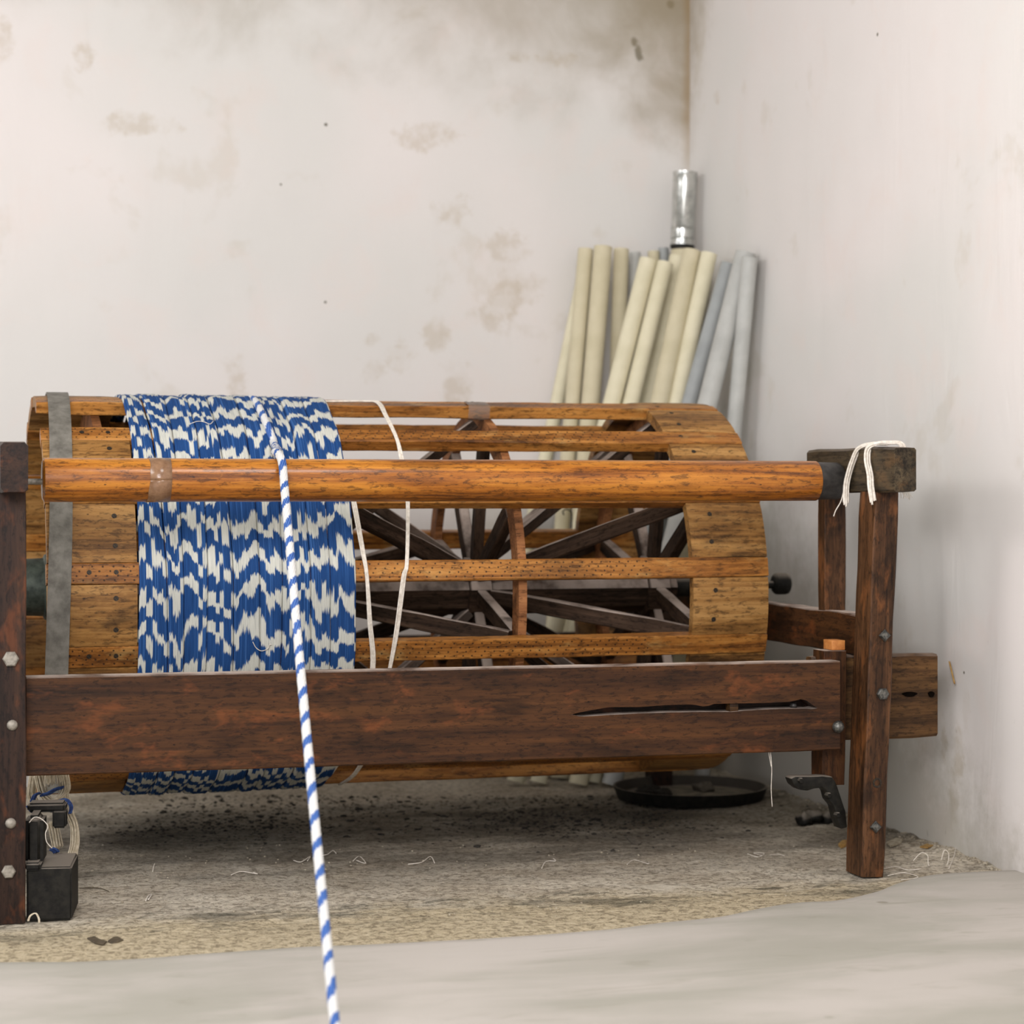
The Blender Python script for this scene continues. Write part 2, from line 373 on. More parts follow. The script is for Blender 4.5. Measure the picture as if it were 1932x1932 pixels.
def me_from(verts, faces, uvs=None, name='m'):
    me = bpy.data.meshes.new(name); me.from_pydata([tuple(v) for v in verts], [], faces); 
    if uvs:
        ul = me.uv_layers.new(name='UVMap')
        for li, lp in enumerate(me.loops): ul.data[li].uv = uvs[lp.vertex_index]
    me.update(); return me
def sharp(o, ang=35):
    o.data.set_sharp_from_angle(angle=math.radians(ang)); return o

def beam(name, p0, p1, w, h, mat, parent, up=(0, 0, 1), ch=.003, jit=.0006, seg=.06, w1=None, h1=None, label=None, centered=True):
    """worn timber from p0 to p1: w across, h along 'up'; its own X runs along the grain"""
    p0, p1 = Vector(p0), Vector(p1); ax = (p1-p0); L = ax.length; ax.normalize()
    upv = Vector(up); y = upv.cross(ax).normalized(); z = ax.cross(y).normalized()
    R = Matrix((ax, y, z)).transposed()
    n = max(2, int(L/seg)); V = []; Fc = []
    sd = rnd(0, 100)
    w1 = w1 or w; h1 = h1 or h
    for i in range(n+1):
        t = i/n; a = (w+(w1-w)*t)/2; b = (h+(h1-h)*t)/2
        c = ch*(1.0+.5*noise.noise(Vector((i*.7, sd, 0))))
        e = 0
        if i in (0, n): a -= ch*.5; b -= ch*.5
        for (yy, zz) in ((-a+c, -b), (a-c, -b), (a, -b+c), (a, b-c), (a-c, b), (-a+c, b), (-a, b-c), (-a, -b+c)):
            k = noise.noise(Vector((i*.45, yy*30+sd, zz*30)))*jit*2
            k2 = noise.noise(Vector((i*.9+40, yy*30+sd, zz*30)))*jit
            V.append((L*t, yy+k2, zz+k))
    for i in range(n):
        for j in range(8):
            q = i*8; k = (j+1) % 8
            Fc.append((q+j, q+8+j, q+8+k, q+k))
    Fc.append(tuple(range(8))); Fc.append(tuple(reversed(range(n*8, n*8+8))))
    me = me_from(V, Fc); bm = bmesh.new(); bm.from_mesh(me); bmesh.ops.recalc_face_normals(bm, faces=bm.faces); bm.to_mesh(me); bm.free()
    return sharp(link(name, me, mat, parent, p0, R, True, label), 30)

def lathe(name, p0, axis, prof, mat, parent, seg=32, label=None, sh=35, closed=True):
    """prof = [(distance along axis, radius)]"""
    p0 = Vector(p0); ax = Vector(axis).normalized(); t = Vector((0, 0, 1)) if abs(ax.z) < .9 else Vector((1, 0, 0))
    y = t.cross(ax).normalized(); z = ax.cross(y); R = Matrix((ax, y, z)).transposed()
    V = []; Fc = []
    for d, r in prof:
        for k in range(seg):
            a = 2*PI*k/seg; V.append((d, r*math.cos(a), r*math.sin(a)))
    for i in range(len(prof)-1):
        for k in range(seg):
            q = (k+1) % seg; Fc.append((i*seg+k, i*seg+q, (i+1)*seg+q, (i+1)*seg+k))
    if closed:
        Fc.append(tuple(reversed(range(seg)))); Fc.append(tuple(range((len(prof)-1)*seg, len(prof)*seg)))
    me = me_from(V, Fc); bm = bmesh.new(); bm.from_mesh(me); bmesh.ops.recalc_face_normals(bm, faces=bm.faces); bm.to_mesh(me); bm.free()
    return sharp(link(name, me, mat, parent, p0, R, True, label), sh)

def smooth_path(pts, n=8):
    P = [Vector(p) for p in pts]; out = []
    for i in range(len(P)-1):
        a = P[max(i-1, 0)]; b = P[i]; c = P[i+1]; d = P[min(i+2, len(P)-1)]
        for k in range(n):
            t = k/n; out.append(.5*((2*b)+(c-a)*t+(2*a-5*b+4*c-d)*t*t+(3*b-a-3*c+d)*t*t*t))
    out.append(P[-1]); return out
def tube_mesh(path, r, seg=8, flat=None, lobes=0, twist=0.0, rfun=None):
    """swept tube; flat=(normal, factor) squashes; lobes gives plied yarn ridges"""
    V = []; Fc = []; UV = []; L = 0
    n = len(path)
    prev = None
    for i, p in enumerate(path):
        t = (path[min(i+1, n-1)]-path[max(i-1, 0)])
        if t.length < 1e-9: t = Vector((0, 0, 1))
        t.normalize()
        if prev is None:
            a = Vector((1, 0, 0)) if abs(t.x) < .8 else Vector((0, 1, 0))
            nrm = (a-t*a.dot(t)).normalized()
        else:
            nrm = (prev-t*prev.dot(t)).normalized()
        prev = nrm; bi = t.cross(nrm)
        if i: L += (p-path[i-1]).length
        rr = r*(rfun(i/(n-1)) if rfun else 1)
        for k in range(seg+1):
            a = 2*PI*k/seg
            q = rr*(1+(.16*abs(math.sin(lobes*(a+L*twist)/2))-.08 if lobes else 0))
            V.append(p+nrm*(q*math.cos(a))+bi*(q*math.sin(a))); UV.append((k/seg+L*twist/(2*PI), L))
    s1 = seg+1
    for i in range(n-1):
        for k in range(seg):
            Fc.append((i*s1+k, i*s1+k+1, (i+1)*s1+k+1, (i+1)*s1+k))
    Fc.append(tuple(reversed(range(seg)))); Fc.append(tuple(range((n-1)*s1, (n-1)*s1+seg)))
    return V, Fc, UV
def tube(name, path, r, mat, parent=None, origin=None, **k):
    V, Fc, UV = tube_mesh(path, r, **k)
    o = Vector(origin) if origin is not None else Vector((0, 0, 0))
    me = me_from([v-o for v in V], Fc, UV); bm = bmesh.new(); bm.from_mesh(me); bmesh.ops.recalc_face_normals(bm, faces=bm.faces); bm.to_mesh(me); bm.free()
    return link(name, me, mat, parent, o)
def multi_tube(name, paths, r, mat, parent=None, origin=None, **k):
    V = []; Fc = []; UV = []
    for p in paths:
        a, b, c = tube_mesh(p, r, **k); n = len(V); V += a; UV += c; Fc += [tuple(i+n for i in f) for f in b]
    o = Vector(origin) if origin is not None else Vector((0, 0, 0))
    return link(name, me_from([v-o for v in V], Fc, UV), mat, parent, o)
def prism(name, outline, y0, y1, mat, parent, bev=.002, label=None, rot=0.0, jit=0):
    """outline in (x, z) world, extruded in depth y0..y1"""
    cx = sum(p[0] for p in outline)/len(outline); cz = sum(p[1] for p in outline)/len(outline)
    bm = bmesh.new()
    vs = [bm.verts.new((p[0]-cx, y0-(y0+y1)/2, p[1]-cz)) for p in outline]
    f = bm.faces.new(vs); r = bmesh.ops.extrude_face_region(bm, geom=[f])
    bmesh.ops.translate(bm, vec=(0, y1-y0, 0), verts=[v for v in r['geom'] if isinstance(v, bmesh.types.BMVert)])
    bmesh.ops.recalc_face_normals(bm, faces=bm.faces)
    if bev: bmesh.ops.bevel(bm, geom=list(bm.edges), offset=bev, segments=2, affect='EDGES', profile=.5)
    me = bpy.data.meshes.new(name); bm.to_mesh(me); bm.free()
    return sharp(link(name, me, mat, parent, (cx, (y0+y1)/2, cz), Matrix.Rotation(rot, 3, 'Z') if rot else None, True, label), 40)
def lump(center, s, sub=2, seed=0, flat=.5, amp=.35):
    bm = bmesh.new(); bmesh.ops.create_icosphere(bm, subdivisions=sub, radius=1)
    for v in bm.verts:
        k = 1+amp*noise.noise(v.co*1.7+Vector((seed, seed*.3, 0)))*2
        v.co = Vector((v.co.x*s*k, v.co.y*s*k, v.co.z*s*flat*k))+Vector(center)
    me = bpy.data.meshes.new('l'); bm.to_mesh(me); bm.free(); return me
def merge(meshes, name):
    V = []; Fc = []
    for me in meshes:
        n = len(V); V += [v.co.copy() for v in me.vertices]; Fc += [tuple(i+n for i in p.vertices) for p in me.polygons]
        bpy.data.meshes.remove(me)
    return me_from(V, Fc, None, name)

# ------------------------------------------------------------------ room
def grid(name, corner, e1, e2, n1, n2, mat, disp):
    c = Vector(corner); a = Vector(e1); b = Vector(e2); nn = a.cross(b).normalized(); V = []; Fc = []
    for i in range(n1+1):
        for j in range(n2+1):
            p = c+a*(i/n1)+b*(j/n2); V.append(p+nn*disp(p))
    for i in range(n1):
        for j in range(n2): q = i*(n2+1)+j; Fc.append((q, q+n2+1, q+n2+2, q+1))
    o = link(name, me_from(V, Fc), mat); o['kind'] = 'structure'; return o
wv = lambda p: .006*noise.noise(p*1.3)+.0018*noise.noise(p*6)
grid('wall_back', (-3.2, YW, -.02), (XW+3.2+.02, 0, 0), (0, 0, 3.6), 150, 100, M['wallback'], wv)
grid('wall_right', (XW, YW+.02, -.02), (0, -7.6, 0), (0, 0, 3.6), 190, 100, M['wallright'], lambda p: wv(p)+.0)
ce = link('ceiling', me_from([(-3.2, 2.2, 3.02), (XW, 2.2, 3.02), (XW, YW, 3.02), (-3.2, YW, 3.02), (-3.2, 2.2, 3.12), (XW, 2.2, 3.12), (XW, YW, 3.12), (-3.2, YW, 3.12)],
    [(0, 3, 2, 1), (4, 5, 6, 7), (0, 1, 5, 4), (1, 2, 6, 5), (2, 3, 7, 6), (3, 0, 4, 7)]), M['tubegrey'], smooth=False); ce['kind'] = 'structure'
def fd(p):
    a = .0045*noise.noise(p*3)+.0028*noise.noise(p*14)+.0020*noise.noise(p*34)
    near = max(0, min(1, (p.x-2.3)/.34))*max(0, min(1, (p.y-4.75)/.3)); a += near*(.010+.008*noise.noise(p*22))
    return a-.003
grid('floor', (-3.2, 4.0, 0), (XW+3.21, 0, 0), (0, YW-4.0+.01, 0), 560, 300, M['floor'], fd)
edge = [(-700, 1830), (-300, 1822), (0, 1815), (180, 1812), (360, 1800), (550, 1787), (760, 1778), (980, 1765), (1150, 1752), (1230, 1742), (1360, 1728), (1440, 1712), (1510, 1702), (1580, 1698), (1650, 1682), (1700, 1664), (1760, 1650), (1850, 1644), (1940, 1641), (1975, 1640)]
ep = smooth_path([onZ(x, y, .006) for x, y in edge], 8)
V = []; Fc = []
NR = 44
for i, p in enumerate(ep):
    w = .005*noise.noise(p*9)
    V.append((p.x, p.y+w+.004, -.012)); V.append((p.x, p.y+w, .003))
    for j in range(NR):
        t = ((j)/(NR-1))**1.4; y = (p.y+w-.006)*(1-t)+(-1.0)*t
        V.append((p.x, y, .006+.0022*noise.noise(Vector((p.x*1.6, y*1.6, 0)))))
k = NR+2
for i in range(len(ep)-1):
    for j in range(k-1): Fc.append((i*k+j, i*k+j+1, (i+1)*k+j+1, (i+1)*k+j))
sc_ = link('floor', me_from(V, Fc), M['screed']); sc_['kind'] = 'structure'

# ------------------------------------------------------------------ frame of the machine
XL, XR = .2765, 2.305
PW, PD = .062, .096
frame = thing('winding_frame', 'dark brown wooden frame of four posts and rails carrying the yarn drum', 'machine frame', (1.29, 4.86, 0))
def bolt(pos, axis, r, kind, mat, parent, h=.012):
    if kind == 'square': lathe('bolt', pos, axis, [(-.006, r*.9), (h*.45, r), (h*.9, r*.72), (h, r*.3)], mat, parent, seg=4, sh=25)
    elif kind == 'hex': lathe('bolt', pos, axis, [(-.006, r), (h*.7, r), (h, r*.82)], mat, parent, seg=6, sh=25)
    else: lathe('bolt', pos, axis, [(-.006, r*.8), (h*.3, r), (h*.75, r*.8), (h, r*.35)], mat, parent, seg=14, sh=60)
# posts
Lc = XL-PW/2
postL = beam('post', (Lc-.004, 4.81+PD/2, 0), (Lc, 4.81+PD/2, .945), PD, PW, M['oldpost'], frame, up=(1, 0, 0), ch=.002, jit=.0009)
postR = beam('post', (XR+PW/2-.037, 4.81+PD/2, 0), (XR+PW/2, 4.81+PD/2, .945), PD, PW, M['post'], frame, up=(1, 0, 0), ch=.0035, jit=.0016)
postRL = beam('post', (Lc, 6.45, 0), (Lc, 6.45, .60), PD, PW, M['oldpost'], frame, up=(1, 0, 0))
postRR = beam('post', (XR+PW/2, 6.45, 0), (XR+PW/2, 6.45, .60), PD, PW, M['oldpost'], frame, up=(1, 0, 0))
def bp(x, y, Y=4.81): return onY(x, y, Y)
for x, y, r, kd in ((20, 1243, 15, 'hex'), (23, 1368, 10, 'round'), (20, 1553, 10, 'round'), (16, 1644, 13, 'hex')):
    bolt(bp(x, y), (0, -1, 0), r/4060*4.8, kd, M['boltdusty'], postL)
for x, y, r, kd in ((1668, 1199, 12, 'square'), (1664, 1309, 12, 'hex'), (1651, 1560, 12, 'square')):
    bolt(bp(x, y), (0, -1, 0), r/4060*5.3, kd, M['bolt'], postR)
lathe('washer', bp(1655, 1477), (0, -1, 0), [(-.003, .0125), (.001, .0125), (.001, .0075), (-.006, .007), (-.006, .003)], M['screw'], postR, seg=20)
# top arms
def arm(X, w, Y0, Y1, mat):
    a = beam('top_arm', (X, Y0, .997), (X, Y1, .997), w, .112, mat, frame, ch=.006, jit=.0012); return a
armR = arm(XR+.031, .064, 4.716, 5.23, M['cap']); armL = arm(Lc, .064, 4.716, 5.23, M['oldpost'])
# short rear posts under the arms and side rails
beam('post', (XR+.030, 5.134, .637), (XR+.030, 5.134, .942), .044, .060, M['post'], frame, up=(1, 0, 0), ch=.002)
beam('post', (Lc, 5.134, .637), (Lc, 5.134, .942), .044, .060, M['oldpost'], frame, up=(1, 0, 0), ch=.002)
beam('side_rail', (XR+.031, 4.906, .586), (XR+.031, 6.50, .586), .062, .102, M['rail'], frame, jit=.0018)
beam('side_rail', (Lc, 4.906, .586), (Lc, 6.50, .586), .062, .102, M['oldpost'], frame)
# front rail with a long split
def front_rail():
    X0, X1 = .2775, 2.2285; Yf, Yb = 4.85, 4.905
    zt0, zt1, zb0, zb1 = .535, .528, .3165, .309
    # split outline in photo pixels: upper lip and lower lip
    up_ = [(1083, 1346), (1110, 1341), (1150, 1334), (1205, 1334), (1262, 1330), (1312, 1329), (1320, 1333), (1335, 1333), (1342, 1328), (1400, 1327), (1455, 1326), (1492, 1324), (1515, 1318), (1530, 1326), (1535, 1334)]
    lo_ = [(1083, 1350), (1100, 1352), (1150, 1349), (1205, 1346), (1262, 1344), (1330, 1343), (1385, 1343), (1400, 1341), (1455, 1338), (1492, 1337), (1520, 1337), (1535, 1338)]
    def interp(c, x):
        for (a, b), (c2, d) in zip(c, c[1:]):
            if a <= x <= c2: return b+(d-b)*(x-a)/(c2-a)
        return c[-1][1]
    n = 130; V = []; Fc = []
    xs = [X0+(X1-X0)*i/n for i in range(n+1)]
    def px_of(X, Z, Y):
        d = Vector((X, Y, Z))-EYE; z = d.dot(FW); return 966+F*d.dot(RT)/z
    cols = []
    for X in xs:
        t = (X-X0)/(X1-X0); zt = zt0+(zt1-zt0)*t; zb = zb0+(zb1-zb0)*t
        px = px_of(X, .43, Yf)
        if 1083 < px < 1535:
            zu = onY(px, interp(up_, px), Yf).z; zl = onY(px, interp(lo_, px), Yf).z
        else:
            zu = zl = .43 if px > 1500 else .422
            zu = zl = onY(px, 1348 if px < 1300 else 1336, Yf).z
        j = noise.noise(Vector((X*9, 0, 3)))*.0007
        zb += noise.noise(Vector((X*7, 5, 3)))*.0016
        e = noise.noise(Vector((X*5, 9, 3)))*.0006
        c = .003
        # section: upper half ring and lower half ring
        upper = [(Yf+e, zu), (Yf+e, zt-c), (Yf+c, zt+j), (Yb-c, zt+j), (Yb, zt-c), (Yb, zu)]
        lower = [(Yb, zl), (Yb, zb+c), (Yb-c, zb), (Yf+c, zb), (Yf+e, zb+c), (Yf+e, zl)]
        cols.append([(X, y, z) for y, z in upper+lower])
    for c in cols: V += [Vector(p) for p in c]
    m_ = 12
    for i in range(n):
        q = i*m_
        for a, b in ((0, 1), (1, 2), (2, 3), (3, 4), (4, 5), (5, 0), (6, 7), (7, 8), (8, 9), (9, 10), (10, 11), (11, 6)):
            Fc.append((q+a, q+b, q+m_+b, q+m_+a))
    for q in (0, n*m_):
        Fc.append(tuple(q+i for i in range(6))); Fc.append(tuple(q+i for i in range(6, 12)))
    og = Vector((X0, Yf, .42))
    bm = bmesh.new(); me = me_from([v-og for v in V], Fc); bm.from_mesh(me)
    # close the split where its lips meet
    bmesh.ops.recalc_face_normals(bm, faces=bm.faces); bm.to_mesh(me); bm.free()
    return sharp(link('front_rail', me, M['rail'], frame, og, None, True, 'long dark rail with a gouged split'), 40)
fr = front_rail()
beam('split_darkening_strip', (.9, 4.915, .42), (2.2, 4.915, .42), .02, .10, M['oldpost'], fr, ch=.002)  # added nearly black strip, keeps the inside of the split dark
pc = bp(1580, 1371, 4.85); bolt(pc, (0, -1, 0), .0155, 'round', M['bolt'], fr, h=.018)
pc = bp(1496, 1331, 4.875); bolt(pc, (0, -1, 0), .009, 'round', M['sleeve'], fr)
prism('filler_chip', [tuple(onY(x, y, 4.853))[::2] for x, y in ((1378, 1326), (1394, 1325), (1394, 1343), (1378, 1344))], 4.856, 4.885, M['extension'], fr, bev=.001)
# upright behind the rail's right end, wedge on top, board running on towards the wall
beam('upright', (2.238, 4.943, 0.215), (2.243, 4.943, .548), .070, .062, M['rail'], frame, up=(1, 0, 0), ch=.002)
prism('wedge', [(2.240, .549), (2.276, .549), (2.276, .573), (2.240, .573)], 4.925, 4.975, M['wedge'], frame, bev=.001, label='pale orange wedge')
ext = beam('extension_board', (2.20, 4.945+.03, .4265), (2.548, 4.945+.03, .4265), .04, .214, M['extension'], frame, ch=.006, jit=.0016)
for x, y, a, b in ((1716, 1310, .020, .0065), (1757, 1310, .008, .0075)):
    p = onY(x, y, 4.9545); k = [(p.x+a*math.cos(t)*(1+.2*math.sin(3*t)), p.z+b*math.sin(t)) for t in [2*PI*i/14 for i in range(14)]]
    prism('knot_hole_disc', k, 4.952, 4.958, M['hole_shade'], ext, bev=0)  # flat disc on the board, the hole's inner shade put into its colour
# foot rail low at the rear joining the rear posts
beam('rear_rail', (Lc+.03, 6.47, .42), (XR, 6.47, .42), .05, .16, M['oldpost'], frame)
# cast bracket bolted on the upright
yb = 4.885
br = prism('iron_bracket', [tuple(onY(x, y, yb))[::2] for x, y in ((1489, 1468), (1497, 1464), (1530, 1464), (1548, 1463), (1566, 1464), (1574, 1476), (1582, 1500), (1592, 1530), (1595, 1560), (1583, 1563), (1576, 1545), (1570, 1520), (1560, 1508), (1556, 1492), (1548, 1485), (1532, 1487), (1520, 1491), (1505, 1489), (1494, 1480))], yb-.012, yb+.03, M['iron'], frame, bev=.003, label='dusty black cast bracket')
for x, y in ((1509, 1472), (1562, 1500), (1579, 1537)):
    bolt(onY(x, y, yb-.012), (0, -1, 0), .007, 'hex', M['iron'], br, h=.010)

# ------------------------------------------------------------------ front roller
RY, RZ, RR = 5.0, .9705, .0502
roller = thing('wooden_roller', 'long varnished orange wooden roller across the front of the frame', 'roller', (1.25, RY, RZ))
prof = [(0, .044), (.002, .047)]+[(.004+(1.905-.004)*i/60, RR+.0006*noise.noise(Vector((i*.35, 0, 0)))) for i in range(61)]+[(1.907, .047)]
x0 = .322
bd = lathe('roller_body', (x0, RY, RZ), (1, 0, 0), prof, M['roller'], roller, seg=64)
lathe('end_sleeve', (x0+1.903, RY, RZ), (1, 0, 0), [(0, .045), (.001, .0475), (.060, .0465), (.068, .044), (.072, .036)], M['sleeve'], roller, seg=48, label='black worn end sleeve')
lathe('axle_pin', (XL-.02, RY, RZ-.004), (1, 0, 0), [(0, .007), (.07, .007)], M['boltdusty'], roller, seg=16, label='short steel pin')
lathe('axle_pin', (x0+1.96, RY, RZ), (1, 0, 0), [(0, .012), (.04, .012)], M['sleeve'], roller, seg=16)
# tape band, ragged edge
V = []; Fc = []
xa = onY(284, 900, RY-.05).x; xb = onY(325, 900, RY-.05).x
for k_ in range(65):
    a = 2*PI*k_/64
    e0 = .003*noise.noise(Vector((math.cos(a)*2, math.sin(a)*2, 1)))-.006*max(0, -math.sin(a))*.9
    for xx in (xa+e0, xb+e0*.3): V.append((xx, RY-math.cos(a)*(RR+.0011), RZ+math.sin(a)*(RR+.0011)))
for k_ in range(64): Fc.append((2*k_, 2*k_+1, 2*k_+3, 2*k_+2))
tp = link('tape_band', me_from([Vector(v)-Vector((xa, RY, RZ)) for v in V], Fc), M['tape'], roller, (xa, RY, RZ), label='brown packing tape')
md = tp.modifiers.new('s', 'SOLIDIFY'); md.thickness = .0004

# ------------------------------------------------------------------ drum
XA, XB = .353, 2.229
drum = thing('yarn_drum', 'large slatted wooden drum with spoked wheels between the posts', 'drum', (1.29, DY, DZ))
def dp(X, th, r): return Vector((X, DY-r*math.cos(th), DZ+r*math.sin(th)))
SH, SW = .034, .053
S0 = math.radians(8.0); ST = 2*PI/16
for k_ in range(16):
    th = S0+k_*ST; c = dp(0, th, DR-SH/2); rad = Vector((0, -math.cos(th), math.sin(th)))
    b = beam('slat', (XA-.002, c.y, c.z), (XB+.001, c.y, c.z), SW, SH, M['slat'], drum, up=rad, ch=.003, jit=.0012)
    if k_ in (0, 1, 2, 3, 15, 14):
        for X in ([XA+.10, XA+.165, XB-.17] if k_ != 15 else [XA+.10, XA+.165]):
            lathe('screw', dp(X, th+.006, DR-.001), rad, [(-.004, .0060), (.0016, .0060), (.0014, .004)], M['screw'], b, seg=12)
def arc_board(X0, X1, t0, t1, r0, r1, name, mat, parent):
    n = 7; V = []; Fc = []; mid = (t0+t1)/2
    og = dp(X0, mid, (r0+r1)/2)
    rings = []
    nx = 6
    for j in range(nx+1):
        X = X0+(X1-X0)*j/nx; o_ = [];
        ins = .0015 if j in (0, nx) else 0
        for i in range(n+1): o_.append(dp(X, t0+(t1-t0)*i/n, r1-ins-(.0015 if i in (0, n) else 0)+.0005*noise.noise(Vector((X*8, i, t0*9)))))
        for i in range(n, -1, -1): o_.append(dp(X, t0+(t1-t0)*i/n, r0))
        rings.append(o_)
    m_ = 2*(n+1)
    for o_ in rings: V += [p-og for p in o_]
    for j in range(nx):
        for i in range(m_): Fc.append((j*m_+i, j*m_+(i+1) % m_, (j+1)*m_+(i+1) % m_, (j+1)*m_+i))
    Fc.append(tuple(range(m_))); Fc.append(tuple(range(nx*m_, nx*m_+m_)))
    me = me_from(V, Fc); bm = bmesh.new(); bm.from_mesh(me); bmesh.ops.recalc_face_normals(bm, faces=bm.faces); bm.to_mesh(me); bm.free()
    o_ = sharp(link(name, me, mat, parent, og), 40); return o_
hw = SW/2/DR
for side, (a, b) in enumerate(((XA, XA+.216), (XB-.212, XB))):
    for k_ in range(16):
        if side == 0 and k_ == 2: continue          # a board is missing here
        t0 = S0+k_*ST+hw+.0022; t1 = S0+(k_+1)*ST-hw-.0022
        bo = arc_board(a, b, t0, t1, DR-.030, DR-.0005, 'rim_board', M['board'], drum)
        if k_ in (0, 1, 2, 3, 15, 14):
            for f in (.27, .78):
                X = (b-.052) if side == 0 else (a+.055+.008*f)
                th = t0+(t1-t0)*f
                lathe('screw', dp(X, th, DR-.001), (0, -math.cos(th), math.sin(th)), [(-.004, .0064), (.0009, .0064), (.0007, .0045)], M['screw'], bo, seg=14)
# shaft and wheels
WX = [.50, 1.04, 1.56, 2.085]
lathe('shaft', (.40, DY, DZ), (1, 0, 0), [(0, .070), (.002, .072), (1.74, .072), (1.742, .070)], M['spoke'], drum, seg=8, sh=20, label='dark octagonal shaft')
lathe('axle', (.20, DY, DZ), (1, 0, 0), [(0, .030), (.21, .030)], M['iron'], drum, seg=20)
lathe('axle', (2.14, DY, DZ), (1, 0, 0), [(0, .030), (.20, .030), (.202, .011), (.345, .011)], M['iron'], drum, seg=20)
lathe('hub', (.325, DY-.02, DZ+.02), (1, 0, 0), [(0, .066), (.004, .075), (.05, .077), (.054, .086), (.10, .100), (.104, .06)], M['hubiron'], drum, seg=40, label='green grey cast hub')
knob = lathe('end_nut', (2.462, DY, DZ+.003), (1, 0, 0), [(0, .018), (.004, .026), (.010, .031)]+[(.012+i*.003, .031+(.0012 if i % 2 else -.0008)) for i in range(11)]+[(.047, .030), (.051, .024)], M['iron'], drum, seg=28, label='black ribbed nut on the axle')
th8 = [S0+ST*(2*i+1) for i in range(8)]
for wi, X in enumerate(WX):
    seg = 64; V = []; Fc = []; w = .011
    for k_ in range(seg):
        a = 2*PI*k_/seg
        for (xx, r) in ((-w, .432), (-w, .4905), (w, .4905), (w, .432)):
            V.append(Vector((xx, -r*math.cos(a), r*math.sin(a))))
    for k_ in range(seg):
        for j in range(4): Fc.append((k_*4+j, k_*4+(j+1) % 4, ((k_+1) % seg)*4+(j+1) % 4, ((k_+1) % seg)*4+j))
    me = me_from(V, Fc); bm = bmesh.new(); bm.from_mesh(me); bmesh.ops.recalc_face_normals(bm, faces=bm.faces); bm.to_mesh(me); bm.free()
    sharp(link('wheel_rim', me, M['felloe'], drum, (X, DY, DZ)), 30)
    lathe('wheel_hub', (X-.032, DY, DZ), (1, 0, 0), [(0, .084), (.003, .088), (.061, .088), (.064, .084)], M['spoke'], drum, seg=8, sh=20)
    for th in th8:
        beam('spoke', dp(X, th, .084), dp(X, th, .436), .046, .030, M['spoke'], drum, up=(1, 0, 0), ch=.003, jit=.0015)
def brace(i, j, th):
    d = 1 if WX[j] > WX[i] else -1
    beam('brace', dp(WX[i]+d*.030, th+.02, .080), dp(WX[j]-d*.028, th+.02, .474), .030, .044, M['spoke'], drum, up=(0, 0, 1) if abs(math.cos(th)) > .6 else (0, 1, 0), ch=.003, jit=.0015)
for n_, th in enumerate(th8):
    brace(2, 3, th)
    if n_ % 2 == 0: brace(2, 1, th)       # 30.5, 120.5 ...
    else: brace(1, 2, th)
    if n_ % 2 == 0: brace(1, 0, th)
# tape wound round the slat over the middle wheel
ctr = onDrum(910, 772); 
V = []; Fc = []
th = math.radians(75.5); xs = [ctr.x-.03+.06*i/10 for i in range(11)]
for i, X in enumerate(xs):
    for j in range(13):
        a = 2*PI*j/12; q = Vector((0, -math.cos(th), math.sin(th))); tt = Vector((0, math.sin(th), math.cos(th)))
        wv_ = 1+.10*noise.noise(Vector((i*.9, j*1.3, 2)))
        V.append(dp(X, th, DR-SH/2)+tt*(max(-1, min(1, 1.5*math.cos(a)))*.0295*wv_)+q*(max(-1, min(1, 1.5*math.sin(a)))*.0205*wv_))
for i in range(10):
    for j in range(12): Fc.append((i*13+j, i*13+j+1, (i+1)*13+j+1, (i+1)*13+j))
V = [v-ctr for v in V]
link('tape_wrap', me_from(V, Fc), M['clear'], drum, ctr, label='crinkled clear tape')

# ------------------------------------------------------------------ brake belt round the drum's left end
def belt():
    V = []; Fc = []
    # (theta degrees, left X, right X) on the drum, then hanging
    pts = []
    for i in range(61):
        d = 200-200*i/60; t = (95-min(d, 95))/95
        xl = .388-(.036*t); w = .055
        pts.append((dp(xl, math.radians(d), DR+.003), w, Vector((0, -math.cos(math.radians(d)), math.sin(math.radians(d))))))
    base = pts[-1][0]
    for i in range(1, 14):
        pts.append((Vector((base.x-.0012*i, base.y-.0005*i, base.z-.035*i)), .055, Vector((0, -1, 0))))
    for p, w, n in pts:
        V += [p, p+Vector((w, 0, 0)), p+Vector((w, 0, 0))+n*.006, p+n*.006]
    for i in range(len(pts)-1):
        for j in range(4): Fc.append((i*4+j, i*4+(j+1) % 4, (i+1)*4+(j+1) % 4, (i+1)*4+j))
    Fc.append((0, 1, 2, 3)); q = (len(pts)-1)*4; Fc.append((q, q+1, q+2, q+3))
    og = Vector((.38, DY, 1.2)); me = me_from([v-og for v in V], Fc); bm = bmesh.new(); bm.from_mesh(me); bmesh.ops.recalc_face_normals(bm, faces=bm.faces); bm.to_mesh(me); bm.free()
    return sharp(link('brake_belt', me, M['belt'], None, og), 35)
tag(belt(), 'worn grey leather belt over the left end of the drum', 'belt')

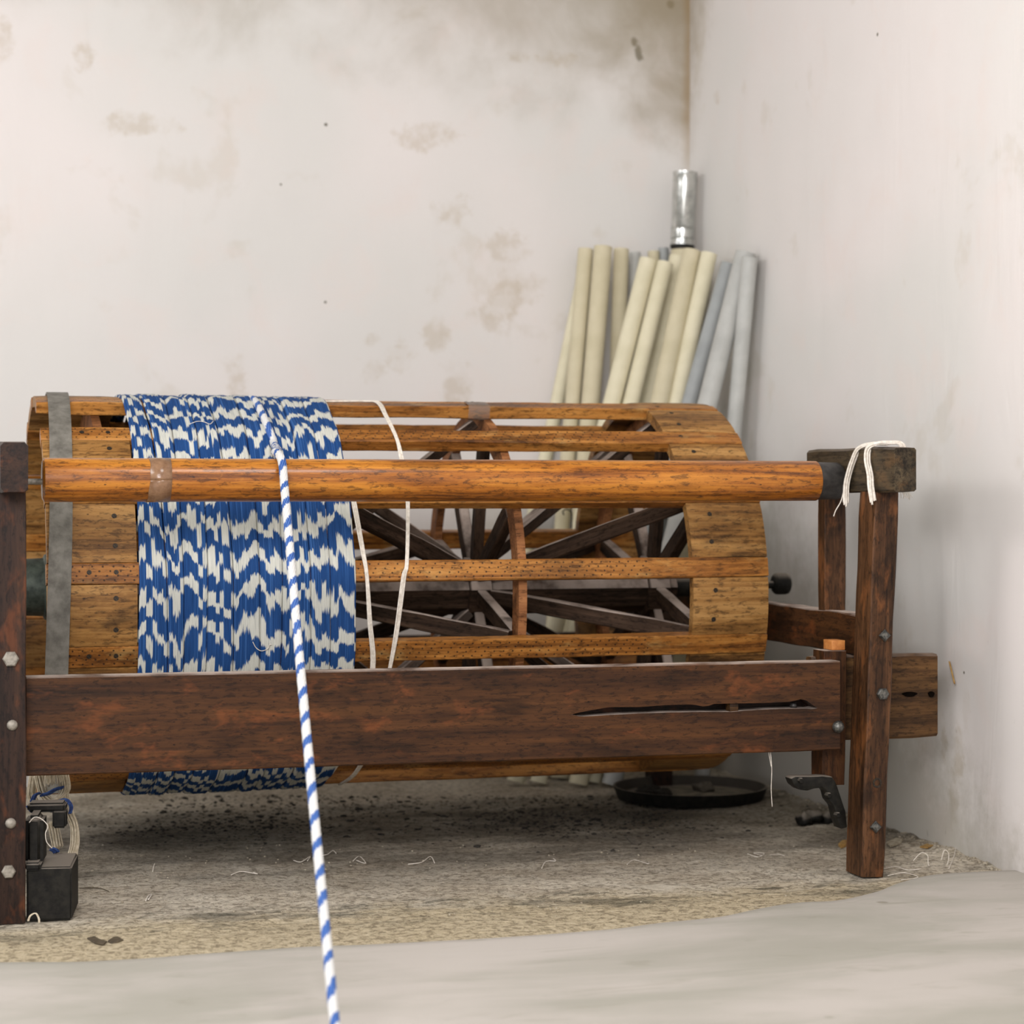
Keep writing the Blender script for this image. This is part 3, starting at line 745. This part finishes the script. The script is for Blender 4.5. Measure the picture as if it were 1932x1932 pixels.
# ------------------------------------------------------------------ wound ikat yarn
yarn = thing('wound_yarn', 'blue and white ikat yarn wound in bands round the left half of the drum', 'yarn', (.84, DY, DZ))
def poly_r(th):
    d = ((th-S0+ST/2) % ST)-ST/2      # angle from the nearest slat
    e = max(0, abs(d)-hw*.8); mx = ST/2-hw*.8
    sag = (1-math.cos(ST/2))*DR*.75
    return DR-sag*math.sin(PI/2*min(1, e/mx))**1.3
bounds = [0, .060, .112, .166, .226, .300, .352, .420, .478, .540]
XY0 = .5725
def bx_(i, th):
    b = bounds[i]
    if i in (0, 9): return XY0+b+.0015*math.sin(3*th+i)
    return XY0+b+.005*math.sin(th*1.3+i*2.1)-.010*math.sin(th-.5)*(1 if i == 1 else .3)
for i in range(9):
    V = []; Fc = []; UV = []
    nr = int((bounds[i+1]-bounds[i])/.0032); na = 160
    hs = [rnd(.45, 1.0) for _ in range(nr)]
    thick = rnd(.006, .010)
    cols = nr*3+1
    for a_ in range(na+1):
        th = 2*PI*a_/na-PI; r0 = poly_r(th)+.002
        l = bx_(i, th); r = bx_(i+1, th)
        gap = .0016*max(0, noise.noise(Vector((math.cos(th)*1.6, math.sin(th)*1.6, i*3.3))))+.0006
        if i == 0: gap2 = .0035*max(0, math.sin(th-.15))+.0008
        else: gap2 = gap
        if i == 1: l += .0
        w = r-l-gap2
        for c in range(cols):
            f = c/(cols-1); q = c % 3
            j = min(c//3, nr-1)
            hh = (0 if q == 0 else .0019*hs[j])
            edge_ = min(1, min(f, 1-f)*nr/2.2)
            rr = r0+thick*math.sqrt(edge_)+hh+.0010*noise.noise(Vector((f*6+i*9, math.cos(th)*2, math.sin(th)*2)))
            x_ = l+w*f+.0006*noise.noise(Vector((c*.8, th*2.5, i)))
            V.append(dp(x_, th, rr)-Vector((XY0+bounds[i], DY, DZ))); UV.append((XY0+bounds[i]+(bounds[i+1]-bounds[i])*f+.6, (th+PI)*DR+3))
    for a_ in range(na):
        for c in range(cols-1): Fc.append((a_*cols+c, a_*cols+c+1, (a_+1)*cols+c+1, (a_+1)*cols+c))
    link('yarn_band', me_from(V, Fc, UV), M['ikat'], yarn, (XY0+bounds[i], DY, DZ))

tube('loose_end', smooth_path([onDrum(x, y, DR+.016) for x, y in ((477, 1211), (483, 1222), (493, 1228), (505, 1224), (508, 1217), (512, 1216))], 6), .0010, M['cord'], yarn, onDrum(493, 1222), seg=5)
tube('loose_end', smooth_path([onDrum(x, y, DR+.014) for x, y in ((358, 800), (372, 795), (385, 796), (396, 800), (402, 795))], 6), .0009, M['cord'], yarn, onDrum(380, 797), seg=5)
# the running strand: from the drum over the roller and down towards the viewer
pts = []
for (x, y, h_) in ((470, 752, .002), (482, 758, .008), (496, 785, .014), (508, 812, .016), (518, 840, .016)): pts.append(onDrum(x, y, DR+h_))
pr = onY(526, 866, 5.0); pts.append(Vector((.900, 5.22, 1.046)))
xr = onY(530, 900, 4.96).x
pts += [Vector((xr+.002, 5.05, 1.037)), Vector((xr, 5.0, 1.0325)), Vector((xr, 4.965, 1.0225)), Vector((xr-.0005, 4.935, 1.004))]
end = onZ(632, 1935, .06)
p0 = pts[-1]
for i in range(1, 15): 
    t = i/14; p = p0.lerp(end, t); p.z -= .025*math.sin(PI*t); pts.append(p)
d = (end-p0).normalized(); pts.append(end+d*.06+Vector((0, 0, .012))); pts.append(end+Vector((.03, -.35, -.042))); pts.append(end+Vector((.05, -.9, -.042)))
path = smooth_path(pts, 10)
st = tube('yarn_strand', path, .0099, M['strand'], None, (xr, 5, 1.03), seg=24, lobes=7, twist=24, rfun=lambda t: 1.0-.16*t)
tag(st, 'single twisted blue and white strand running over the roller towards the floor', 'yarn strand')

# ------------------------------------------------------------------ thin white cords on the drum
def cord(pix, label, tail):
    P = [onDrum(x, y, DR+.004) for x, y in pix]
    last = P[-1]; a = math.atan2(last.z-DZ, DY-last.y)
    for i in range(1, 5):
        aa = a-i*.26; P.append(dp(last.x+tail*i, aa, DR+.004))
    strands = []
    for k_ in range(3):
        off = Vector(((k_-1)*.0036, 0, 0))
        strands.append(smooth_path([p+off+Vector((.0012*math.sin(i*1.7+k_), 0, 0)) for i, p in enumerate(P)], 6))
    o = multi_tube('white_cord', strands, .0024, M['cord'], None, P[3], seg=6)
    return tag(o, label, 'cord', 'white cords on the drum')
cord([(600, 757), (650, 757), (690, 757), (714, 760), (728, 785), (748, 826), (757, 860), (764, 905), (769, 950), (768, 1060), (762, 1090), (748, 1190), (735, 1262)], 'white cord bowing over the top slat right of the yarn', -.012)
cord([(652, 885), (658, 905), (663, 925), (669, 955), (684, 1040), (692, 1085), (698, 1170), (703, 1262)], 'white cord close beside the right edge of the wound yarn', -.02)

# hanging threads from the rail
o = multi_tube('hanging_thread', [smooth_path([onY(x, y, 4.868) for x, y in ((1453, 1412), (1456, 1450), (1455, 1490), (1457, 1522))], 6), smooth_path([onY(x, y, 4.868) for x, y in ((1449, 1412), (1452, 1430), (1455, 1446))], 6)], .0009, M['cord'], None, onY(1455, 1460, 4.87), seg=5)
tag(o, 'thin pale thread hanging below the right part of the front rail', 'thread')

# cord tied over the cap of the right post
def drape(paths, name, label):
    allp = []
    for P, r_ in paths:
        for k_ in range(7):
            a = 2*PI*k_/7; off = Vector((math.cos(a), .3*math.sin(a), math.sin(a)*.4))*r_
            if k_ == 6: off = Vector((0, 0, 0))
            q = [p+off*(1+.25*math.sin(i*.9+k_))+Vector((0, 0, -.004*(k_ % 3)*(i == len(P)-1))) for i, p in enumerate(P)]
            allp.append(smooth_path(q, 6))
    o = multi_tube(name, allp, .0027, M['cord'], None, (2.30, 4.8, 1.06), seg=6)
    return tag(o, label, 'cord')
A = [Vector((2.372, 4.80, 1.030)), Vector((2.366, 4.80, 1.060)), Vector((2.34, 4.81, 1.064)), Vector((2.318, 4.83, 1.062)), Vector((2.300, 4.84, 1.050)), Vector((2.293, 4.832, 1.02)), Vector((2.292, 4.815, .985)), Vector((2.286, 4.80, .955)), Vector((2.288, 4.795, .922))]
B = [Vector((2.36, 4.86, 1.0605)), Vector((2.33, 4.88, 1.062)), Vector((2.302, 4.90, 1.052)), Vector((2.294, 4.92, 1.02)), Vector((2.290, 4.935, .985)), Vector((2.287, 4.94, .955)), Vector((2.286, 4.94, .915))]
Cc = [Vector((2.29, 4.94, .99)), Vector((2.282, 4.945, .95)), Vector((2.276, 4.95, .92)), Vector((2.262, 4.95, .897)), Vector((2.256, 4.95, .882))]
o = drape([(A, .0065), (B, .006)], 'cotton_cord', 'frayed white cotton cord draped over the cap of the right post')
tl = tube('loose_end', smooth_path(Cc, 6), .0015, M['cord'], o, (2.28, 4.95, .95), seg=6)
# fray tufts behind the cap
o = multi_tube('thread_tuft', [smooth_path([onY(1700+i*2.2, 928, 4.83), onY(1702+i*2.4+rnd(-2, 2), 934+rnd(0, 3), 4.83), onY(1703+i*2.2+rnd(-4, 4), 936+rnd(0, 8), 4.83)], 4) for i in range(8)], .0008, M['cord'], None, onY(1708, 932, 4.83), seg=5)
tag(o, 'short tuft of frayed thread under the cap of the right post', 'thread')

# ------------------------------------------------------------------ iron block and skein at the left post's foot
blk = thing('iron_weight', 'dusty black iron block with an upright jaw at the foot of the left post', 'weight', (.33, 4.85, 0))
rz = math.radians(-9)
def ob(name, cx, cy, z0, z1, w, d, mat=M['iron'], bev=.003, top=1.0):
    bm = bmesh.new(); bmesh.ops.create_cube(bm, size=1)
    for v in bm.verts:
        s_ = top if v.co.z > 0 else 1
        v.co = Vector((v.co.x*w*s_, v.co.y*d*s_, v.co.z*(z1-z0)))
    bmesh.ops.bevel(bm, geom=list(bm.edges), offset=bev, segments=3, affect='EDGES')
    me = bpy.data.meshes.new(name); bm.to_mesh(me); bm.free()
    return sharp(link(name, me, mat, blk, (cx, cy, (z0+z1)/2), Matrix.Rotation(rz, 3, 'Z')), 40)
ob('base_block', .338, 4.915, 0, .118, .098, .185, bev=.004)
ob('upright', .300, 4.90, .115, .228, .040, .10, bev=.012)
ob('shoulder', .292, 4.848, .112, .130, .036, .06, bev=.005)
ob('jaw_arm', .330, 4.965, .222, .243, .085, .06, bev=.006)
ob('jaw', .357, 4.955, .186, .226, .030, .05, bev=.004)
skein = thing('yarn_skein', 'cream yarn skein knotted with blue ties hanging behind the iron block', 'skein', (.35, 5.05, .2))
def sk(pix, Y, r_, n, mat, nm, rr=.0016):
    P = [onY(x, y, Y) for x, y in pix]; ps = []
    for k_ in range(n):
        a = 2*PI*k_/n*2.4; q = r_*math.sqrt((k_+.5)/n)
        off = Vector((math.cos(a)*q, math.sin(a)*q, math.cos(a+1)*q*.5))
        ps.append(smooth_path([p+off*(1+.2*math.sin(i+k_)) for i, p in enumerate(P)], 6))
    return multi_tube(nm, ps, rr, mat, skein, P[0], seg=5)
sk([(72, 1462), (80, 1495), (94, 1512), (112, 1506), (122, 1490), (118, 1462)], 5.06, .012, 26, M['skein'], 'yarn_loop')
sk([(62, 1462), (58, 1500), (70, 1522), (92, 1524)], 5.09, .010, 16, M['skein'], 'yarn_loop')
sk([(100, 1455), (100, 1470), (100, 1478)], 5.04, .020, 30, M['skein'], 'yarn_loop')
sk([(120, 1500), (130, 1535), (140, 1560), (141, 1590), (136, 1612), (130, 1640)], 5.07, .011, 26, M['skein'], 'yarn_loop')
sk([(100, 1550), (104, 1575), (108, 1600)], 5.09, .012, 22, M['skein'], 'yarn_loop')
sk([(60, 1512), (66, 1500), (74, 1497)], 5.03, .005, 8, M['bluetie'], 'blue_tie', .0020)
sk([(80, 1500), (92, 1497), (104, 1490), (116, 1486)], 5.035, .008, 10, M['bluetie'], 'blue_tie', .0025)
sk([(97, 1532), (103, 1518), (114, 1509), (126, 1510), (134, 1522), (132, 1535)], 5.0, .003, 6, M['bluetie'], 'blue_tie', .0020)
sk([(52, 1520), (60, 1530), (68, 1533)], 5.0, .004, 8, M['bluetie'], 'blue_tie', .0020)
sk([(97, 1602), (103, 1604), (107, 1608)], 5.0, .006, 8, M['bluetie'], 'blue_tie', .0030)
tag(tube('bent_wire', smooth_path([onY(x, y, 4.84) for x, y in ((55, 1552), (65, 1542), (78, 1545), (90, 1558), (86, 1572), (88, 1588), (98, 1600))], 6), .0009, M['cord'], None, onY(80, 1570, 4.84), seg=5), 'thin pale thread curling in front of the iron block\'s upright', 'thread')
tag(multi_tube('frayed_thread', [smooth_path([onY(x+dx, y, 4.80) for x, y in ((52, 1738), (56, 1728), (66, 1723), (72, 1732), (73, 1741))], 6) for dx in (0, 2)], .0011, M['skein'], None, onY(60, 1735, 4.8), seg=5), 'small loop of frayed thread at the foot of the left post', 'thread')

# ------------------------------------------------------------------ pan behind, under the drum
pc = onZ(1302, 1506)
pan = thing('round_pan', 'dark round shallow metal pan on the floor under the drum', 'pan', (pc.x, pc.y, 0))
lathe('pan_body', (pc.x, pc.y, .0), (0, 0, 1), [(0, .205), (.002, .222), (.036, .236), (.040, .236), (.040, .230), (.012, .214), (.010, .05), (.010, .002)], M['iron'], pan, seg=64)
lathe('inner_disc', (pc.x+.03, pc.y-.01, .010), (0, 0, 1), [(0, .165), (.006, .165), (.008, .150), (.008, .002)], M['dish'], pan, seg=40)
V_ = [lump((pc.x-.13+rnd(-.03, .03), pc.y-.02+rnd(-.1, .1), .040), .035, 2, i, .5) for i in range(5)]
lm = link('grime', merge([lump((rnd(-.05, .05), rnd(-.1, .1), 0), rnd(.02, .04), 2, i, .55) for i in range(6)], 'g'), M['darklint'], pan, (pc.x-.15, pc.y-.02, .024))
for q in V_: bpy.data.meshes.remove(q)
lump_o = link('pan_lump', lump((0, 0, 0), .035, 2, 3, .5), M['lint'], pan, (pc.x+.05, pc.y+.02, .028))
# dark casting lying on the floor by the upright
q = onZ(1538, 1556)
cs = link('scrap_casting', merge([lump((-.035, 0, .018), .022, 2, 1, .9), lump((0, .01, .026), .026, 2, 2, .7), lump((.035, 0, .018), .022, 2, 3, .9)], 'c'), M['iron'], None, (q.x, q.y, -.004))
tag(cs, 'dark rusty arched scrap lying on the floor beside the right post', 'scrap')

# ------------------------------------------------------------------ lint, chips and loose thread on the floor
def fz(x, y): return fd(Vector((x, y, 0)))
ms = []
for i in range(2200):
    x = rnd(300, 1250); y = 1500+abs(random.gauss(0, 1))*38
    if rnd(0, 1) < .35: x = random.gauss(400, 130); y = random.gauss(1555, 18)
    if rnd(0, 1) < .25: x = random.gauss(1080, 150); y = random.gauss(1550, 15)
    if y > 1612 or y < 1492 or x < 165: continue
    p = onZ(x, y); s_ = rnd(.0015, .006)*(1 if rnd(0, 1) < .93 else 2.2)
    ms.append(lump((p.x, p.y, fz(p.x, p.y)+s_*.15), s_, 1, i, .35, .5))
tag(link('floor_lint', merge(ms, 'lint'), M['darklint']), 'dark clumps of lint and dirt on the floor under the drum', 'lint', kind='stuff')
ms = []
for i in range(420):
    t = rnd(0, 1)
    if i < 260: p = onZ(rnd(160, 1600), rnd(1590, 1730)); s_ = rnd(.0012, .0035)
    else:
        p = Vector((XW-.006-abs(random.gauss(0, .02)), rnd(4.75, 6.3), 0)); s_ = rnd(.0015, .006)
    ms.append(lump((p.x, p.y, fz(p.x, p.y)+s_*.25), s_, 1, i, .7, .5))
tag(link('plaster_crumbs', merge(ms, 'crumbs'), M['chip']), 'pale plaster crumbs scattered on the earth floor and along the right wall', 'crumbs', kind='stuff')
def scrap(pix, mat, label, h=.004, nm='scrap', cat='scrap', grp=None):
    P = [onZ(x, y) for x, y in pix]; c = sum(P, Vector())/len(P)
    bm = bmesh.new(); z = fz(c.x, c.y)
    vs = [bm.verts.new((p.x-c.x, p.y-c.y, 0)) for p in P]; f = bm.faces.new(vs)
    r = bmesh.ops.extrude_face_region(bm, geom=[f]); bmesh.ops.translate(bm, vec=(0, 0, h), verts=[v for v in r['geom'] if isinstance(v, bmesh.types.BMVert)])
    bmesh.ops.recalc_face_normals(bm, faces=bm.faces); bmesh.ops.bevel(bm, geom=list(bm.edges), offset=h*.25, segments=1, affect='EDGES')
    me = bpy.data.meshes.new('s'); bm.to_mesh(me); bm.free()
    return tag(sharp(link(nm, me, mat, None, (c.x, c.y, z-.0004))), label, cat, grp)
scrap([(164, 1771), (178, 1768), (190, 1774), (202, 1777), (196, 1783), (178, 1780)], M['leaf'], 'left one of two dark dried scraps in front of the iron block', nm='dried_scrap')
scrap([(203, 1776), (212, 1770), (222, 1768), (233, 1774), (222, 1779), (210, 1780)], M['leaf'], 'right one of two dark dried scraps in front of the iron block', nm='dried_scrap')
scrap([(1581, 1596), (1588, 1590), (1598, 1589), (1596, 1598), (1586, 1600)], M['amber'], 'small yellow chip on the floor left of the right post\'s foot', .010, 'wood_chip', 'chip')
scrap([(1735, 1604), (1748, 1598), (1762, 1601), (1750, 1606)], M['amber'], 'small orange brown chip lying near the right wall', .003, 'wood_chip', 'chip')
scrap([(1672, 1596), (1690, 1588), (1705, 1590), (1698, 1598), (1680, 1603)], M['chip'], 'pale flat chip on the floor right of the right post', .006, 'plaster_chip', 'chip')
scrap([(1870, 1730), (1884, 1728), (1892, 1732), (1878, 1734)], M['amber'], 'tiny brown sliver on the pale cement by the right edge', .002, 'wood_chip', 'chip')
scrap([(1180, 1577), (1196, 1580), (1210, 1590), (1203, 1594), (1190, 1588)], M['lint'], 'small grey scrap below the round pan', .006, 'dried_scrap', 'scrap')
def fthread(pix, label, r_=.0011, up=0.0, mat='cord'):
    P = []
    for i, (x, y) in enumerate(pix):
        p = onZ(x, y); P.append(Vector((p.x, p.y, fz(p.x, p.y)+.0025+(up if 0 < i < len(pix)-1 else 0))))
    return tag(tube('thread_scrap', smooth_path(P, 6), r_, M[mat], None, P[0], seg=5), label, 'thread', 'loose threads on the floor')
def curl(pix, Y, label):
    P = [onY(x, y, Y) for x, y in pix]
    return tag(tube('thread_scrap', smooth_path(P, 6), .0011, M['cord'], None, P[0], seg=5), label, 'thread', 'loose threads on the floor')
fthread([(1668, 1640), (1690, 1636), (1712, 1642), (1738, 1640)], 'loose white thread lying against the foot of the right post')
curl([(1723, 1624), (1738, 1609), (1750, 1614), (1752, 1632), (1764, 1641), (1785, 1634), (1790, 1612), (1782, 1604), (1776, 1622)], 4.92, 'long white thread curling up in two humps right of the right post')
fthread([(1790, 1640), (1800, 1622), (1806, 1606), (1830, 1610)], 'white thread arching near the base of the right wall')
fthread([(1675, 1652), (1705, 1647), (1732, 1655), (1700, 1660)], 'flat loop of white thread on the floor in front of the right post')
fthread([(1790, 1664), (1820, 1668), (1850, 1666), (1888, 1656)], 'long white thread on the cement near the right wall', .0009)
fthread([(1410, 1612), (1430, 1616), (1442, 1609), (1422, 1608), (1437, 1614)], 'tangled white thread left of the right post')
fthread([(1452, 1613), (1468, 1611), (1480, 1614)], 'short straight white thread left of the right post', .0009)
fthread([(1022, 1636), (1030, 1625), (1048, 1624), (1044, 1619)], 'small hooked thread on the floor below the middle of the rail')
fthread([(1183, 1630), (1196, 1622), (1222, 1629), (1224, 1625)], 'wavy thread on the floor under the middle right of the rail')
fthread([(554, 1623), (568, 1626), (585, 1617), (580, 1624)], 'short thread just left of the hanging strand', .0012)
fthread([(602, 1615), (618, 1612), (628, 1604), (634, 1611)], 'zigzag thread just right of the hanging strand', .0012)
fthread([(666, 1625), (678, 1615), (690, 1629), (672, 1624)], 'angular thread scrap right of the hanging strand', .0012)
fthread([(770, 1630), (795, 1627), (812, 1617), (820, 1628)], 'bundle of pale threads on the floor below the white cords', .0012)
fthread([(288, 1643), (290, 1634), (292, 1629)], 'tiny upright thread on the floor right of the iron block', .0011)
fthread([(150, 1676), (185, 1673), (205, 1680)], 'brownish thread lying right of the iron block', .0011, 0, 'leaf')
fthread([(436, 1650), (455, 1645), (485, 1648), (478, 1644)], 'flat pale thread on the floor left of the hanging strand', .0012)
fthread([(275, 1700), (280, 1690), (286, 1687), (280, 1697)], 'small pale scrap of thread on the tan earth at left', .0016)

# ------------------------------------------------------------------ tubes in the corner
def ctube(top, low, w, mat, label, Yt, yb_=1462, nm='cardboard_tube', vis=True):
    """top=(x,y) centre of the upper end, low=(x,y) a lower point of its axis, w=width in the photo; Yt=depth of its top"""
    dx = (low[0]-top[0])/(low[1]-top[1])
    xb = low[0]+dx*(yb_-low[1])
    P1 = onY(top[0], top[1], Yt)
    P0 = onZ(xb, yb_, 0.0)
    r_ = w*(P1-EYE).dot(FW)/F/2
    ax = (P1-P0); 
    P0 = P0+Vector((0, 0, r_*math.sqrt(ax.x**2+ax.y**2)/ax.length))
    ax = P1-P0; L = ax.length
    return tag(lathe(nm, P0, ax, [(0, r_*.85), (0, r_), (L-.001, r_), (L, r_*.985), (L, r_*.86), (L-.12, r_*.85), (L-.12, .001)], mat, None, seg=32, sh=50), label, 'tube', 'long tubes leaning in the corner')
T = ctube
T((1103, 512), (1053, 752), 26, M['tubecream'], 'leftmost cream tube, mostly hidden behind its taller neighbour', 6.99, 1456)
T((1105, 470), (1081, 752), 29, M['tubetan'], 'left one of the two straight tall tan tubes', 6.93, 1466)
T((1138, 466), (1115, 752), 35, M['tubetan'], 'widest straight tan tube, second of the tall ones from the left', 6.90, 1470)
T((1172, 470), (1163, 752), 29, M['tubetan'], 'upright tan tube with dark gaps on both sides', 6.93, 1461)
T((1223, 490), (1156, 755), 33, M['tubecream'], 'cream tube leaning right, leftmost of the slanting ones', 6.78, 1480)
T((1255, 496), (1192, 755), 31, M['tubecream'], 'shortest cream tube leaning right, second of the slanting ones', 6.76, 1481)
T((1278, 484), (1223, 755), 30, M['tubecream'], 'pale tube leaning right behind the tall thick tan one', 6.85, 1467)
T((1306, 473), (1246, 755), 35, M['tubetan'], 'tall thick tan tube leaning right just under the tin canister', 6.66, 1484)
T((1338, 478), (1277, 755), 31, M['tubecream'], 'cream tube leaning right between the tan and grey tubes', 6.62, 1478)
T((1375, 497), (1302, 755), 29, M['tubeblue'], 'darker blue grey plastic tube left of the white grey one', 6.52, 1478, 'plastic_tube')
T((1407, 476), (1337, 755), 38, M['tubegrey'], 'thick light grey plastic tube, rightmost of the slanting ones', 6.42, 1484, 'plastic_tube')
T((1415, 485), (1389, 767), 30, M['tubegrey'], 'grey tube in shade at the far right against the wall', 6.36, 1472, 'plastic_tube')
T((1198, 476), (1196, 755), 22, M['tubegrey'], 'thin grey tube end showing between the tan and cream tubes', 6.99, 1449, 'plastic_tube')
T((1233, 474), (1236, 755), 22, M['tubetan'], 'narrow tan tube end behind the shorter cream tubes', 6.99, 1447)
T((1252, 468), (1254, 755), 20, M['tubeblue'], 'thin grey blue tube end just left of the tin canister', 6.99, 1446, 'plastic_tube')
tt = T((1286, 471), (1286, 755), 40, M['tubetan'], 'upright tan tube in the very corner carrying the tin canister', 6.92, 1449)
cp = onY(1287, 470, 6.92)
can = thing('tin_canister', 'shiny silver tin canister standing on top of the tubes in the corner', 'canister', (cp.x, cp.y, cp.z))
ca = (.012, -.0, .265)
lathe('canister_body', cp+Vector((0, 0, .001)), ca, [(0, .030), (.0, .039), (.020, .041), (.022, .038), (.032, .038), (.034, .0415), (.040, .0405), (.066, .0405), (.068, .0425), (.072, .0405), (.228, .0408), (.230, .0425), (.236, .0425), (.252, .0405)], M['tin'], can, seg=48, sh=40)
lathe('canister_lid', cp+Vector((.0112, 0, .2525)), ca, [(0, .041), (.006, .0425), (.010, .0425), (.010, .039), (.006, .037), (.006, .002)], M['tin'], can, seg=48)
lathe('dark_base_ring', cp+Vector((0, 0, .0005)), ca, [(0, .0400), (.012, .0425), (.013, .040)], M['tindark'], can, seg=48, label='blackened base ring')
# small hook hanging by a wire behind the drum
o = tube('wire_hook', smooth_path([onY(x, y, 6.6) for x, y in ((1064, 972), (1062, 965), (1068, 961), (1076, 964), (1079, 972), (1078, 1005))], 6), .0022, M['iron'], None, onY(1070, 965, 6.6), seg=6)
tag(o, 'small dark wire hook showing through the drum in front of the tubes', 'hook')
# twig against the right wall
tag(tube('twig', smooth_path([onX(x, y, XW-.012) for x, y in ((1791, 1248), (1795, 1265), (1801, 1290))], 5), .0025, M['amber'], None, onX(1795, 1268, XW-.012), seg=6), 'thin straw sticking out beside the end of the extension board', 'straw')

# ------------------------------------------------------------------ light: daylight from openings behind the viewer and high on the left
W = bpy.data.worlds.new('world'); SC.world = W; W.use_nodes = True
bg = W.node_tree.nodes['Background']; bg.inputs[0].default_value = (.96, .98, 1.0, 1); bg.inputs[1].default_value = .95
def area(name, loc, target, sx, sy, power, col):
    l = bpy.data.lights.new(name, 'AREA'); l.shape = 'RECTANGLE'; l.size = sx; l.size_y = sy; l.energy = power; l.color = col
    o = bpy.data.objects.new(name, l); COL.objects.link(o); o.location = loc
    o.rotation_euler = (Vector(target)-Vector(loc)).to_track_quat('-Z', 'Y').to_euler(); return o
area('window_light_left', (-2.6, 4.75, 2.7), (2.0, 4.9, .8), 1.3, .9, 42, (1.0, .97, .965))
area('window_light_front', (-.9, .1, 2.5), (1.6, 5.4, .7), 2.3, 1.3, 165, (1.0, .965, .978))
area('ceiling_lamp', (1.15, 3.5, 2.95), (1.2, 5.3, .9), .8, .6, 30, (1.0, .97, .95))
SC.view_settings.view_transform = 'Standard'; SC.view_settings.look = 'None'; SC.view_settings.gamma = 1
SC.view_settings.use_curve_mapping = False; SC.view_settings.exposure = 0.1
cy = SC.cycles
cy.max_bounces = 5; cy.diffuse_bounces = 3; cy.glossy_bounces = 2; cy.transmission_bounces = 3; cy.transparent_max_bounces = 4
cy.use_adaptive_sampling = True; cy.adaptive_threshold = .08
